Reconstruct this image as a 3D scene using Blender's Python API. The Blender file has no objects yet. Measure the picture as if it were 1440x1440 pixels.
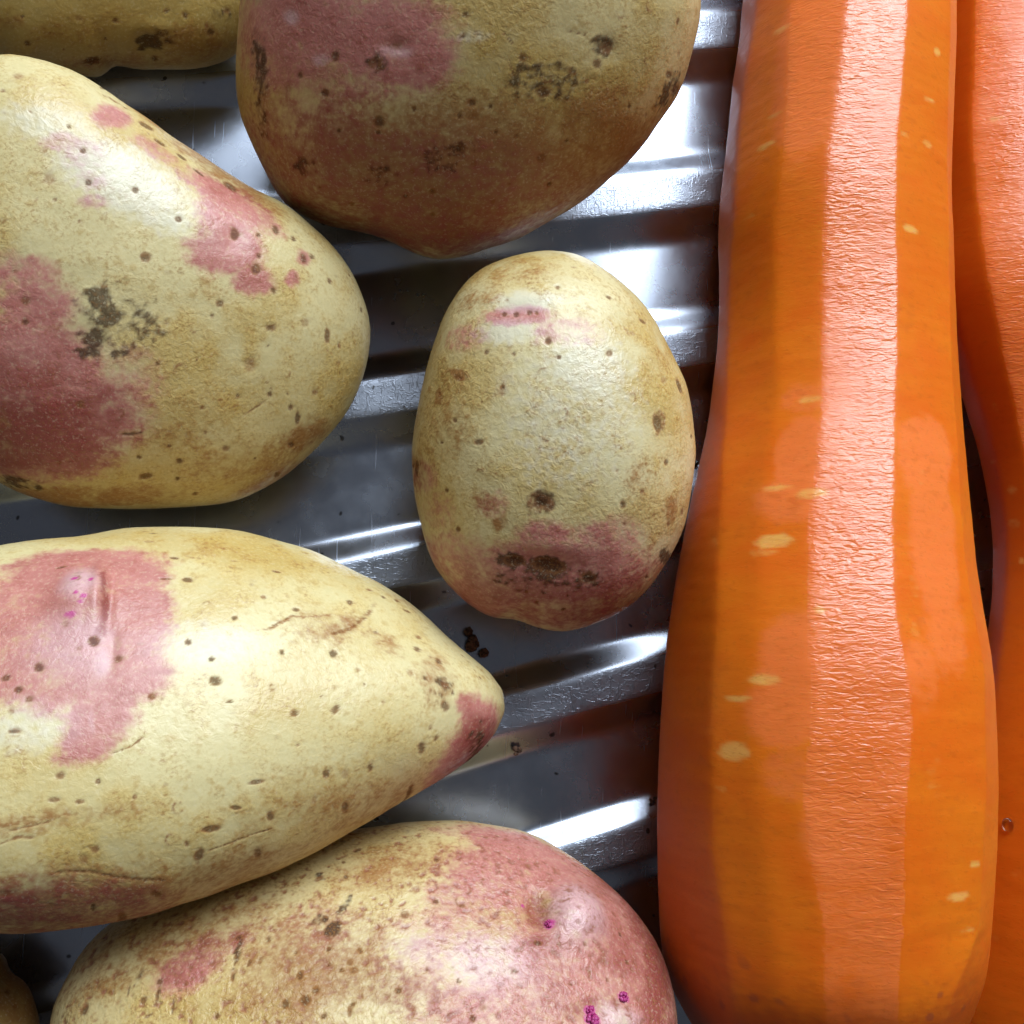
import bpy, math, random
import numpy as np
from mathutils import Matrix, Vector

# ---------------------------------------------------------------- camera, world, light
sc = bpy.context.scene
MM = 0.001
cam_d = bpy.data.cameras.new('camera'); cam = bpy.data.objects.new('camera', cam_d)
sc.collection.objects.link(cam); sc.camera = cam
cam_d.sensor_width = 36.0; cam_d.lens = 36.0 * 1560 / 1440; cam_d.clip_start = 0.005; cam_d.clip_end = 20
fwd = Vector((0.137845, 0.137845, -0.980815)).normalized()
rgt = fwd.cross(Vector((0, 1, 0))).normalized(); upv = rgt.cross(fwd)
cam.matrix_world = Matrix.Translation((-0.025501, -0.025501, 0.181451)) @ Matrix((rgt, upv, -fwd)).transposed().to_4x4()

world = bpy.data.worlds.new('World'); sc.world = world; world.use_nodes = True
bg = world.node_tree.nodes['Background']
bg.inputs[0].default_value = (0.86, 0.90, 1.0, 1); bg.inputs[1].default_value = 0.085   # dim kitchen

def window_light(name, loc, target, size, power, col):
    d = bpy.data.lights.new(name, 'AREA'); d.shape = 'RECTANGLE'; d.size, d.size_y = size
    d.energy = power; d.color = col
    o = bpy.data.objects.new(name, d); sc.collection.objects.link(o); o.location = loc
    o.rotation_euler = (Vector(target) - Vector(loc)).to_track_quat('-Z', 'Y').to_euler(); return o
window_light('window_light', (0.30, 0.81, 0.80), (0, 0, 0), (0.80, 0.80), 26.5, (0.80, 0.90, 1.0))

sc.view_settings.view_transform = 'Standard'; sc.view_settings.look = 'None'
sc.view_settings.exposure = 0.0; sc.view_settings.gamma = 1.0
sc.render.engine = 'CYCLES'
sc.cycles.use_denoising = True; sc.cycles.max_bounces = 5; sc.cycles.diffuse_bounces = 3; sc.cycles.glossy_bounces = 3
sc.cycles.use_adaptive_sampling = True; sc.cycles.adaptive_threshold = 0.03

# ---------------------------------------------------------------- measured shapes (mm), each in its own object frame
DATA = {'potatoes':{'top':{'loc':[-0.01056,0.0688,0.02987],'M':[[0.99381,-0.0733,-0.08342],[0.01852,0.85005,-0.52638],
[0.1095,0.52158,0.84615]],'h':22.87,'p':2.25,'tab':[33.74,33.88,33.9,33.87,33.87,33.94,34.0,33.92,33.76,33.65,33.62,33.61,33.44,33.07,32.62,32.28,32.04,31.77,31.35,30.81,30.31,29.96,29.73,29.53,29.32,29.06,28.75,28.47,28.31,28.24,28.21,28.23,28.3,28.4,28.44,28.42,28.42,28.47,28.55,28.68,28.92,29.28,29.63,29.87,30.01,30.13,30.28,30.54,30.94,31.37,31.65,31.79,31.9,32.07,32.28,32.49,32.64,32.78,32.95,33.17,33.46,33.83,34.25,34.72,35.23,35.79,36.31,36.66,36.89,37.11,37.39,37.74,38.11,38.39,38.43,38.15,37.65,37.03,36.29,35.54,34.92,34.45,34.17,34.1,34.25,34.49,34.65,34.65,34.44,34.06,33.58,33.1,32.69,32.39,32.11,31.79,31.47,31.23,31.06,30.95,30.88,30.85,30.84,30.84,30.87,30.96,31.11,31.25,31.38,31.5,31.62,31.76,31.99,32.33,32.66,32.88,33.03,33.16,33.32,33.52],'feats':[('k',-21.61,0.16,10.15,5.74,0,1),
('k',-11.79,-1.86,8.28,5.23,0,1),('k',-7.08,-4.69,4.82,3.5,0,1),('k',-25.34,-4.83,5.87,4.06,0,0.8),('k',-15.22,-7.18,9.78,2.67,0,0.6),
('k',-11.62,-21.41,21.66,7.53,0,0.52),('k',-5.3,-27.95,12.66,4.38,0,0.62),('k',-21.88,-14.21,9.22,5.53,0,0.5),('r',-4.93,-19.39,29.65,10.19,0,0.95),
('r',20.09,-15.46,11.35,6.62,-30,0.8),('r',-8.26,-28.09,15.66,4.4,0,0.95),('r',-27.19,-15.88,6.15,8.04,0,0.6),('d',-28.75,-5.32,1.38,4.13,0,0.75),
('d',-29.62,-12.36,1.32,3.77,0,0.5),('d',10.56,-7.21,5.78,3.11,0,0.55),('d',17.72,-3.11,1.78,1.78,0,0.8),('d',-1.61,-15.73,2.73,1.6,0,0.5),
('d',-12.39,-5.11,1.98,1.54,0,0.55),('d',28.55,-9.03,1.44,3.35,-25,0.7),('d',-3.96,-17.53,2.76,2.3,0,0.4),('d',-12.84,-19.48,2.79,1.86,0,0.35),
('d',-23.41,-18.4,1.89,1.42,0,0.4),('s',-12.35,-12.34,0.99,0.99,0,1),('s',-12.47,-13.77,0.36,0.36,0,1),('s',0.21,-9.89,0.53,0.53,0,1),('s',2.65,-10.42,0.36,0.36,0,1),
('s',-1.7,-15.96,0.91,0.64,0,1),('s',0.32,-18.01,0.55,0.55,0,1),('s',9.72,-17.32,0.65,0.65,0,1),('s',18.21,-3.33,1.16,1.16,0,1),('s',-0.42,0.83,0.52,0.52,0,1),
('s',28.68,-0.07,0.32,0.55,0,1),('s',9.7,-8.67,0.81,0.54,0,1),('s',6.95,-4.29,0.48,0.48,0,1),('s',-9.65,-2.97,0.96,0.57,0,1),('s',-12.84,-5.11,0.7,0.7,0,1),
('s',-18.0,-13.65,0.32,0.32,0,1),('s',3.41,-13.77,0.32,0.32,0,1),('s',11.11,-21.4,0.38,0.38,0,1),('s',-5.67,-25.3,0.34,0.34,0,1),('s',-8.17,-18.96,0.42,0.42,0,1),
('s',-5.48,-21.77,0.42,0.42,0,1),('s',21.92,-10.73,0.33,0.33,0,1),('s',24.78,-12.2,0.43,0.43,0,1),('s',28.07,-6.97,0.66,0.66,0,1),('s',29.97,-9.21,0.78,0.78,0,1),
('s',28.08,-11.91,0.59,0.59,0,1),('s',29.44,-4.34,0.28,0.56,0,1),('s',16.89,-5.2,0.63,0.63,0,1),('s',8.13,-9.73,0.63,0.63,0,1),('s',0.49,-11.78,0.9,0.63,0,1),
('s',-24.71,-8.38,0.55,0.55,0,1),('s',-19.44,-8.72,0.63,0.63,0,1),('s',-17.74,-4.32,0.71,0.71,0,1),('s',-22.83,-6.65,0.45,0.45,0,1),('s',-7.54,-10.72,0.36,0.36,0,1),
('s',-1.52,-11.58,0.36,0.36,0,1),('s',2.97,-23.37,0.38,0.38,0,1),('s',5.32,-20.98,0.33,0.33,0,1),('s',13.17,-15.11,0.28,0.28,0,1),('s',15.61,-7.26,0.4,0.4,0,1),
('s',6.15,-14.25,0.32,0.32,0,1),('s',-21.77,-21.68,0.29,0.29,0,1),('s',-17.2,-24.09,0.34,0.34,0,1),('s',-9.35,-22.61,0.33,0.33,0,1),('s',-0.91,-1.8,0.39,0.39,0,1),
('s',0.84,-1.48,0.3,0.3,0,1),('o',19.9,1.17,0.71,0.88,0,1),('o',24.26,-4.95,0.64,0.64,0,1),('o',24.16,1.86,0.67,0.67,0,1),('o',10.11,-6.86,0.8,0.8,0,1),
('o',13.71,-5.78,0.71,0.71,0,1),('o',-12.39,-5.11,0.97,0.97,0,1),('s',4.48,-1.61,0.35,0.14,-45,0.8),('s',4.81,-1.9,0.35,0.14,-45,0.8),('s',5.13,-2.22,0.35,0.14,-45,0.8),
('s',5.46,-2.5,0.35,0.14,-45,0.8),('s',5.07,-4.87,0.33,0.14,-63,0.8),('s',5.28,-5.25,0.33,0.14,-63,0.8),('s',5.48,-5.61,0.33,0.14,-63,0.8),
('s',5.68,-5.99,0.33,0.14,-63,0.8),('s',5.89,-6.35,0.34,0.14,-63,0.8),('s',12.9,-1.29,0.33,0.14,-9,0.8),('s',13.36,-1.36,0.33,0.14,-9,0.8),
('s',13.8,-1.43,0.33,0.14,-9,0.8),('s',14.26,-1.5,0.33,0.14,-9,0.8),('s',14.7,-1.58,0.33,0.14,-9,0.8),('s',15.16,-1.64,0.34,0.14,-9,0.8),
('w',-23.47,0.54,1.15,0.98,0,0.8),('w',-19.85,-4.74,1.16,0.89,0,0.6),('w',0.39,-1.81,2.61,0.87,0,0.6),('w',-9.66,-3.47,2.18,0.7,0,0.6),('e',-9.64,-2.86,1.75,1.09,0,0.5),
('e',18.21,-3.33,1.78,1.78,0,0.4),('e',-13.09,-29.67,5.56,2.02,0,0.35),('y',12.52,-11.07,15.88,7.26,-20,0.6),('y',-28.73,-15.51,5.7,12.35,0,0.5)]},
'left':{'loc':[-0.05951,0.02741,0.0229],'M':[[0.97885,-0.04568,0.19939],[0.10728,0.94459,-0.31022],
[-0.17417,0.32505,0.92952]],'h':16.66,'p':2.25,'tab':[34.31,33.61,32.85,32.01,31.12,30.2,29.28,28.42,27.6,26.77,25.86,24.93,24.15,23.62,23.24,22.92,22.66,22.46,22.36,22.34,22.39,22.47,22.62,22.86,23.25,23.74,24.23,24.68,25.18,25.83,26.71,27.78,28.85,29.74,30.54,31.37,32.22,32.96,33.51,33.84,34.01,34.13,34.18,34.03,33.77,33.59,33.48,33.26,32.84,32.37,32.04,31.88,31.8,31.73,31.6,31.4,31.24,31.17,31.21,31.33,31.49,31.6,31.6,31.57,31.58,31.67,31.81,31.93,31.93,31.81,31.64,31.52,31.5,31.53,31.5,31.45,31.44,31.51,31.63,31.74,31.82,31.86,31.88,31.86,31.82,31.72,31.53,31.33,31.25,31.3,31.4,31.52,31.68,31.91,32.24,32.63,33.07,33.52,33.93,34.25,34.48,34.67,34.86,35.04,35.17,35.29,35.45,35.65,35.87,36.09,36.29,36.46,36.58,36.63,36.61,36.5,36.32,36.05,35.62,35.01],'feats':[('w',1.33,14.05,9.21,4.6,-25,0.9),
('w',-8.1,20.93,5.9,2.78,-10,0.6),('w',4.82,10.33,5.73,2.86,-20,0.7),('k',0.17,22.34,2.15,1.44,0,0.9),('k',-5.61,18.59,2.09,1.04,0,0.5),
('k',-3.14,16.99,2.45,1.75,0,0.4),('k',-2.67,13.89,2.1,1.4,0,0.4),('k',12.9,13.3,4.09,1.68,-30,0.9),('k',14.81,10.36,4.09,3.34,-30,1),('k',14.79,5.95,3.32,2.95,0,1),
('k',10.82,6.23,2.55,1.09,0,0.6),('k',5.39,18.17,3.27,1.02,-30,0.6),('k',18.88,9.41,3.4,1.7,-30,0.7),('k',24.4,4.68,0.92,1.23,0,0.8),('k',-2.5,11.14,1.75,0.77,0,0.5),
('k',-12.63,-10.09,9.22,6.03,0,1),('k',-7.38,-15.62,8.32,5.42,0,1),('k',-11.97,-20.87,8.8,4.03,0,0.9),('k',-11.63,2.04,3.82,2.43,0,0.8),
('k',-10.25,-1.72,4.55,2.8,0,0.85),('k',-2.05,-12.08,5.79,2.53,0,0.6),('k',13.63,5.06,4.42,2.58,0,0.9),('k',16.73,1.46,2.6,1.86,0,0.9),('k',0.89,-8.87,3.26,2.17,0,0.35),
('k',22.53,1.87,0.91,0.91,0,0.8),('r',14.97,16.03,10.02,1.73,-36,0.75),('r',5.91,23.17,5.68,1.14,-33,0.6),('r',-6.78,-28.23,16.11,2.3,0,0.75),
('r',15.68,-23.87,10.2,3.53,0,0.4),('r',23.86,-20.48,4.42,2.81,20,0.75),('r',20.07,-26.94,6.15,2.05,20,0.55),('r',8.31,-15.39,5.97,2.99,0,0.25),
('r',12.64,0.36,4.41,2.21,0,0.2),('r',6.37,-19.15,7.5,3.0,0,0.3),('d',-2.79,-0.87,1.77,1.59,20,1),('d',-1.45,-3.33,2.14,1.07,20,1),('d',-3.45,-5.77,1.78,1.42,0,0.9),
('d',-4.4,-7.35,1.43,0.78,0,0.9),('d',-0.75,-7.94,1.44,0.65,0,0.8),('d',2.29,-2.82,1.22,0.86,0,0.8),('d',-4.71,-2.08,2.47,1.77,0,0.5),('d',-0.79,-3.51,6.78,5.35,0,0.42),
('d',3.85,-5.32,2.17,0.65,0,0.5),('d',-15.15,-25.58,3.4,1.13,0,0.6),('d',-12.45,-26.28,0.6,0.75,0,0.9),('d',0.32,-18.52,1.85,0.37,0,0.4),
('s',-0.46,25.35,0.4,0.17,-31,0.8),('s',-0.04,25.29,0.4,0.18,-31,0.8),('s',0.36,25.13,0.4,0.18,-31,0.8),('s',0.8,24.75,0.4,0.18,-31,0.8),
('s',1.21,24.64,0.4,0.18,-31,0.8),('s',1.63,24.47,0.41,0.18,-31,0.8),('s',2.06,24.08,0.4,0.18,-31,0.8),('s',2.48,23.91,0.41,0.18,-31,0.8),
('s',4.62,21.62,1.25,0.44,-25,1),('s',6.21,19.45,0.88,0.29,-30,1),('s',8.97,17.83,0.97,0.33,-35,1),('s',15.18,14.27,1.29,0.61,-35,1),('s',10.98,15.85,0.89,0.22,-35,1),
('s',-7.54,13.91,0.76,0.76,0,1),('s',-9.18,11.34,0.21,0.21,0,1),('s',-9.34,22.1,0.24,0.24,0,1),('s',3.24,4.35,0.79,0.71,0,1),('s',7.68,9.26,0.65,0.54,0,1),
('s',2.6,12.87,0.5,0.5,0,1),('s',14.94,7.59,0.67,0.96,0,1),('s',20.74,8.44,0.46,0.68,0,1),('s',18.14,7.51,0.37,0.37,0,1),('s',23.29,7.34,0.46,0.46,0,1),
('s',-12.44,24.87,0.28,0.28,0,1),('s',-7.06,11.38,0.31,0.31,0,1),('s',-2.99,13.52,0.42,0.42,0,1),('s',-10.6,26.9,0.7,0.49,0,1),('s',-0.7,26.76,0.26,0.26,0,1),
('s',-4.29,8.71,0.28,0.28,0,1),('s',-4.91,20.41,0.28,0.28,0,1),('s',-3.4,17.48,0.35,0.35,0,1),('s',12.36,-1.51,0.66,0.51,0,1),('s',11.2,-3.07,0.29,0.29,0,1),
('s',17.38,3.0,0.67,0.75,0,1),('s',19.61,0.19,0.45,0.6,0,1),('s',17.86,4.77,0.37,0.37,0,1),('s',24.4,4.53,0.46,0.77,0,1),('s',25.79,4.75,0.35,0.35,0,1),
('s',28.13,1.53,0.39,0.39,0,1),('s',23.94,-4.22,0.54,0.61,0,1),('s',27.27,-6.13,0.47,1.1,0,1),('s',29.15,-7.58,0.4,0.63,0,1),('s',27.27,-8.17,0.27,0.27,0,1),
('s',28.96,-10.05,0.56,0.48,0,1),('s',18.55,-7.2,0.26,0.26,0,1),('s',19.08,-4.81,0.68,0.38,0,1),('s',9.06,-8.94,0.22,0.22,0,1),('s',16.07,-9.81,0.83,0.98,0,1),
('s',18.65,-14.03,0.42,0.42,0,1),('s',21.22,-14.06,0.27,0.27,0,1),('s',25.36,-14.15,0.51,0.39,0,1),('s',22.68,-17.81,0.47,0.95,0,1),('s',12.39,-21.44,0.62,0.54,0,1),
('s',6.15,-22.84,0.65,0.49,0,1),('s',1.59,-24.93,0.84,0.46,0,1),('s',-5.94,-14.54,0.79,0.79,0,1),('s',8.16,-28.29,0.47,0.47,0,1),('s',5.76,-25.51,0.39,0.39,0,1),
('s',20.0,-26.41,0.57,0.57,0,1),('s',21.97,-21.76,0.44,0.44,0,1),('s',9.65,-18.94,0.3,0.3,0,1),('s',4.86,-20.66,0.3,0.3,0,1),('s',16.47,-23.34,0.24,0.24,0,1),
('s',-12.4,2.55,0.76,0.42,0,1),('s',-2.02,0.69,0.5,0.32,0,1),('s',-11.55,-1.2,0.63,0.63,0,1),('s',-11.75,-3.78,0.56,0.56,0,1),('s',-0.02,-18.69,1.11,0.22,0,1),
('s',5.31,-4.09,0.51,0.33,0,1),('s',3.97,-9.3,0.29,0.29,0,1),('s',33.41,-2.6,0.33,0.57,0,1),('s',31.88,2.38,0.24,0.24,0,1),('s',14.24,-14.13,0.3,0.3,0,1),
('s',21.64,-16.11,0.35,0.35,0,1),('s',9.39,-15.45,0.52,0.3,0,1),('s',0.84,-22.09,0.3,0.3,0,1),('s',-9.4,-22.52,0.37,0.37,0,1),('s',17.02,-29.47,0.25,0.25,0,1),
('o',3.42,4.38,0.86,0.71,0,1),('o',6.92,-10.29,1.03,1.03,0,1),('o',21.18,-11.15,0.58,0.58,0,1),('o',-1.23,-15.72,0.73,0.73,0,1),('o',22.53,2.06,0.61,0.61,0,1),
('o',8.79,-5.03,0.44,0.44,0,1),('s',17.83,-15.04,0.4,0.18,-145,0.8),('s',17.38,-15.32,0.4,0.18,-145,0.8),('s',16.95,-15.58,0.4,0.18,-145,0.8),
('s',16.5,-15.87,0.4,0.18,-145,0.8),('s',16.05,-16.16,0.4,0.18,-145,0.8),('s',15.61,-16.44,0.4,0.18,-145,0.8),('s',15.17,-16.73,0.4,0.18,-145,0.8),
('s',17.45,-11.28,0.2,0.09,-50,0.8),('s',17.62,-11.49,0.2,0.09,-50,0.8),('s',17.79,-11.73,0.2,0.09,-50,0.8),('s',17.96,-11.94,0.2,0.09,-50,0.8),
('s',18.13,-12.14,0.2,0.09,-50,0.8),('s',18.29,-12.37,0.2,0.09,-50,0.8),('s',18.47,-12.58,0.2,0.09,-50,0.8),('s',18.64,-12.82,0.2,0.09,-50,0.8),
('s',18.82,-13.03,0.2,0.09,-50,0.8),('s',18.99,-13.24,0.2,0.09,-50,0.8),('s',19.16,-13.45,0.2,0.09,-50,0.8),('s',12.16,-13.5,0.2,0.09,-27,0.8),
('s',12.37,-13.65,0.2,0.09,-27,0.8),('s',12.6,-13.77,0.2,0.09,-27,0.8),('s',12.84,-13.89,0.2,0.09,-27,0.8),('s',13.05,-14.05,0.2,0.09,-27,0.8),
('s',13.29,-14.16,0.2,0.09,-27,0.8),('s',13.53,-14.28,0.2,0.09,-27,0.8),('s',13.76,-14.4,0.2,0.09,-27,0.8),('b',-2.74,-2.44,2.13,3.19,0,0.3),
('e',16.07,-9.81,1.13,1.13,0,0.3),('e',14.9,7.04,1.85,2.22,0,0.35),('r',-12.09,-18.55,10.18,6.18,0,0.9),('r',-14.01,-11.14,5.67,3.19,0,0.5),
('r',-2.94,-15.0,4.37,2.91,0,0.5),('y',7.99,-25.42,23.2,5.03,0,0.9),('y',19.63,-15.99,11.64,9.7,0,0.4),('y',-6.65,-26.83,15.19,3.42,0,0.7)]},
'small':{'loc':[0.00311,0.00771,0.02196],'M':[[0.98453,-0.02796,-0.17296],[-0.00745,0.97961,-0.20078],
[0.17505,0.19897,0.96425]],'h':19.02,'p':2.15,'tab':[20.68,20.58,20.55,20.56,20.6,20.67,20.78,20.92,21.04,21.13,21.22,21.36,21.54,21.76,22.02,22.33,22.68,23.04,23.43,23.85,24.26,24.64,25.02,25.4,25.79,26.19,26.59,26.97,27.3,27.54,27.68,27.76,27.76,27.7,27.62,27.53,27.43,27.28,27.03,26.69,26.27,25.76,25.23,24.73,24.22,23.67,23.14,22.68,22.28,21.92,21.58,21.28,21.02,20.82,20.67,20.55,20.49,20.46,20.49,20.56,20.67,20.79,20.93,21.08,21.24,21.44,21.68,21.93,22.21,22.5,22.82,23.24,23.75,24.29,24.85,25.37,25.82,26.2,26.54,26.84,27.12,27.4,27.64,27.77,27.75,27.57,27.4,27.41,27.58,27.85,28.12,28.3,28.33,28.25,28.11,27.94,27.71,27.44,27.12,26.73,26.32,25.91,25.5,25.1,24.73,24.38,24.04,23.7,23.38,23.06,22.68,22.31,21.99,21.71,21.48,21.28,21.12,21.0,20.91,20.8],'feats':[('w',-3.69,18.94,4.79,1.6,0,1),
('w',-6.02,14.62,4.75,1.98,0,0.8),('w',4.24,9.38,6.66,5.09,0,0.7),('w',1.91,-3.12,9.38,4.3,0,0.35),('k',-4.85,16.86,3.98,1.27,0,1),('k',1.89,14.54,4.33,1.77,0,0.55),
('k',-11.76,14.07,3.22,1.81,0,0.45),('k',1.2,-18.09,11.68,4.43,0,1),('k',-1.21,-13.07,3.57,2.38,0,0.75),('k',7.56,-13.15,4.39,2.79,0,0.7),
('k',-13.19,-16.45,5.77,3.3,0,0.7),('k',-10.47,-22.17,6.29,3.35,0,0.95),('k',0.42,-23.55,10.76,3.31,0,0.6),('k',-18.32,-4.98,2.08,2.08,0,0.6),
('k',11.9,-17.63,4.52,2.47,0,0.5),('k',-16.05,-9.85,2.47,2.47,0,0.4),('k',-7.95,-8.3,1.98,1.98,0,0.4),('r',1.23,-22.07,15.56,5.32,0,0.55),
('r',-19.48,-4.22,1.69,2.96,0,0.7),('r',-12.93,9.03,1.81,0.72,-20,0.9),('r',-15.78,6.11,0.82,1.31,0,0.8),('r',-9.16,-7.93,1.79,1.79,0,0.5),
('r',-6.98,-11.11,1.19,0.99,0,0.7),('r',16.32,-9.39,1.06,2.04,0,0.8),('r',11.05,-5.14,2.38,3.57,0,0.35),('r',-15.03,3.23,4.86,8.1,0,0.35),
('r',15.11,12.3,2.47,4.93,-20,0.3),('r',-6.27,23.79,8.22,2.47,0,0.35),('r',-9.85,19.88,3.66,2.03,20,0.4),('d',-5.64,-16.47,2.21,1.29,-10,0.95),
('d',-0.61,-17.26,3.02,1.69,-12,1),('d',4.85,-18.8,1.7,1.46,0,0.8),('d',-1.6,-8.04,2.16,1.77,0,0.85),('d',-19.48,-3.8,0.76,1.69,0,0.5),('d',16.0,-16.41,0.93,1.9,30,0.9),
('d',-6.92,-18.69,1.63,1.63,0,0.5),('d',0.4,-18.94,8.08,2.42,0,0.4),('s',-6.67,17.13,0.36,0.36,0,1),('s',-5.05,17.06,0.52,0.52,0,1),('s',-3.26,17.25,0.36,0.36,0,1),
('s',-2.27,17.21,0.28,0.28,0,1),('s',-4.64,16.02,0.55,0.36,0,1),('s',-9.01,11.9,0.44,0.44,0,1),('s',-5.26,11.46,0.35,0.35,0,1),('s',-6.65,7.13,0.43,0.43,0,1),
('s',-6.85,6.35,0.55,0.47,0,1),('s',10.78,14.58,0.52,0.36,-25,1),('s',12.42,16.58,0.74,0.33,-35,1),('s',15.39,-2.94,0.44,0.52,0,1),('s',-10.01,-0.2,0.67,0.4,0,1),
('s',-15.3,-0.28,0.32,0.32,0,1),('s',-14.6,-6.75,0.36,0.36,0,1),('s',-12.99,-12.06,0.41,0.41,0,1),('s',8.42,-4.0,0.24,0.24,0,1),('s',9.28,-8.5,0.55,0.63,0,1),
('s',13.69,-10.19,0.32,0.44,0,1),('s',0.51,20.84,0.32,0.32,0,1),('s',7.59,19.6,0.49,0.28,-30,1),('s',2.76,24.06,0.57,0.21,0,1),('s',17.45,7.62,0.41,1.32,20,1),
('s',18.13,-10.01,0.38,0.75,0,1),('s',-2.27,-22.59,0.33,0.33,0,1),('s',1.45,-23.67,0.5,0.29,20,1),('s',2.04,-21.4,0.25,0.25,0,1),('s',13.14,-19.17,0.29,0.29,0,1),
('s',-3.69,-20.86,0.33,0.33,0,1),('s',7.43,11.63,0.47,0.47,0,1),('s',15.11,8.29,0.57,0.57,0,1),('s',-6.31,19.03,0.32,0.32,0,1),('s',-3.56,0.9,0.23,0.23,0,1),
('s',-0.83,0.0,0.31,0.2,0,1),('s',-12.7,8.41,0.88,0.36,-20,1),('s',-15.78,6.52,0.33,0.49,0,1),('s',11.91,-6.76,0.32,0.32,0,1),('s',9.54,-11.14,0.32,0.32,0,1),
('s',15.97,-11.47,0.33,0.57,0,1),('s',19.44,0.63,0.21,0.34,0,1),('s',-0.67,13.14,0.47,0.47,0,1),('s',-13.27,2.8,0.28,0.28,0,1),('s',-9.54,5.13,0.24,0.24,0,1),
('s',0.71,10.94,0.35,0.35,0,1),('s',-19.48,-3.38,0.42,0.85,0,1),('s',-3.18,-9.85,0.32,0.32,0,1),('s',4.31,-9.44,0.24,0.24,0,1),('s',-1.99,-7.65,1.02,0.79,0,1),
('s',-0.42,-8.43,0.71,1.02,0,1),('o',-1.44,9.05,0.7,0.51,0,1),('o',10.52,5.84,0.51,0.63,0,1),('o',14.13,2.39,1.08,1.92,-10,1),('o',1.5,3.77,0.47,0.47,0,1),
('o',1.31,2.14,0.7,0.62,0,1),('o',-1.99,-1.36,0.47,0.47,0,1),('o',-9.74,-4.27,0.55,0.55,0,1),('o',10.91,-15.35,0.49,0.49,0,1),('o',4.85,-18.8,1.22,1.05,0,1),
('o',-1.6,-8.04,1.97,1.57,0,1),('e',-4.85,17.26,3.58,1.27,0,0.5),('e',-0.41,-16.82,5.62,2.01,-8,0.8),('e',-5.51,-25.03,2.55,2.55,0,0.4),('e',14.13,2.39,1.04,1.8,0,0.3),
('e',-1.6,-8.04,1.77,1.49,0,0.25),('b',-4.09,19.38,4.8,1.2,0,0.25),('b',-0.41,-14.31,6.37,1.59,0,0.25),('s',14.13,2.39,0.84,1.6,10,1),('s',-0.61,-17.14,2.89,1.2,-10,1),
('s',-5.24,-16.39,1.77,0.89,-8,1),('s',4.85,-18.84,1.22,0.97,0,1),('s',-1.6,-8.04,1.34,1.1,0,1),('w',2.67,3.89,10.13,10.91,0,0.5),('y',-16.44,4.91,4.51,15.57,0,0.55),
('y',-6.27,23.79,10.69,3.7,0,0.5),('y',15.91,9.82,4.51,13.53,0,0.45),('y',1.24,-23.01,16.47,4.94,0,0.5)]},
'long':{'loc':[-0.0518,-0.03417,0.02667],'M':[[0.98588,-0.04964,0.15992],[-0.01751,0.91926,0.39326],
[-0.16653,-0.3905,0.90541]],'h':17.24,'p':2.15,'tab':[47.36,48.73,48.9,47.83,46.09,44.44,43.23,42.32,41.48,40.6,39.66,38.69,37.74,36.87,36.13,35.51,34.95,34.41,33.84,33.26,32.71,32.23,31.8,31.43,31.07,30.72,30.36,30.05,29.8,29.59,29.42,29.32,29.3,29.34,29.37,29.39,29.41,29.53,29.81,30.26,30.84,31.49,32.2,32.93,33.64,34.34,35.13,36.19,37.52,38.77,39.57,40.02,40.43,40.94,41.35,41.45,41.32,41.2,41.19,41.2,41.05,40.72,40.39,40.16,39.95,39.58,39.09,38.64,38.28,37.82,37.09,36.25,35.48,34.69,33.72,32.63,31.59,30.68,29.84,29.03,28.22,27.41,26.65,25.98,25.41,24.9,24.41,23.97,23.6,23.31,23.1,22.91,22.7,22.5,22.37,22.34,22.38,22.47,22.58,22.71,22.88,23.12,23.45,23.87,24.34,24.84,25.39,26.03,26.75,27.54,28.43,29.44,30.63,32.0,33.57,35.4,37.54,39.99,42.63,45.2],'feats':[('k',-9.37,9.26,5.23,5.61,0,1),
('k',-8.7,17.83,7.83,2.35,0,1),('k',-4.1,15.13,4.28,3.11,0,1),('k',-2.61,8.9,3.78,5.67,0,1),('k',-2.87,1.42,4.04,3.3,0,1),('k',-5.98,-3.19,3.94,3.59,30,1),
('k',-7.05,-6.79,2.83,2.3,30,1),('k',-10.65,0.28,6.12,3.6,0,0.9),('k',-15.68,3.54,4.7,5.42,0,0.9),('k',-15.78,10.67,4.84,5.21,0,0.9),('k',-12.71,14.49,5.72,4.2,0,1),
('k',-17.3,16.41,3.46,2.31,0,0.7),('k',-5.88,4.63,2.96,4.06,0,1),('k',-9.15,-9.15,1.75,1.22,0,0.5),('k',-12.17,-24.12,17.61,3.17,0,0.55),
('k',-8.89,-22.28,10.49,2.1,0,0.3),('w',-9.57,13.07,2.29,2.67,0,0.9),('w',-9.7,5.04,5.51,4.77,0,0.55),('w',-13.74,-5.15,5.62,3.16,0,0.6),('w',5.9,5.3,8.35,3.79,0,0.6),
('w',-6.43,2.97,1.1,2.2,0,0.7),('w',-6.86,-5.01,0.36,1.42,10,0.4),('r',-6.93,13.45,0.34,2.3,0,1),('r',-6.49,9.31,0.41,3.01,0,1),('r',-6.72,6.87,0.74,1.11,0,0.8),
('r',-8.9,-23.29,18.32,3.87,5,0.7),('r',8.18,-20.43,15.7,2.62,14,0.5),('r',-9.32,-15.29,11.05,1.24,6,0.5),('r',14.61,-12.09,11.91,3.35,14,0.22),
('r',20.61,9.11,5.2,3.6,0,0.3),('r',6.42,20.94,17.23,2.05,-5,0.25),('r',15.54,-18.08,7.66,1.91,15,0.35),('r',23.15,9.57,3.24,1.46,30,0.7),
('r',36.17,3.37,3.3,4.54,0,0.55),('r',29.4,7.52,4.5,2.05,-30,0.35),('r',23.51,-12.42,17.51,2.33,14,0.45),('r',32.98,17.79,5.3,1.77,-30,0.35),
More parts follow.
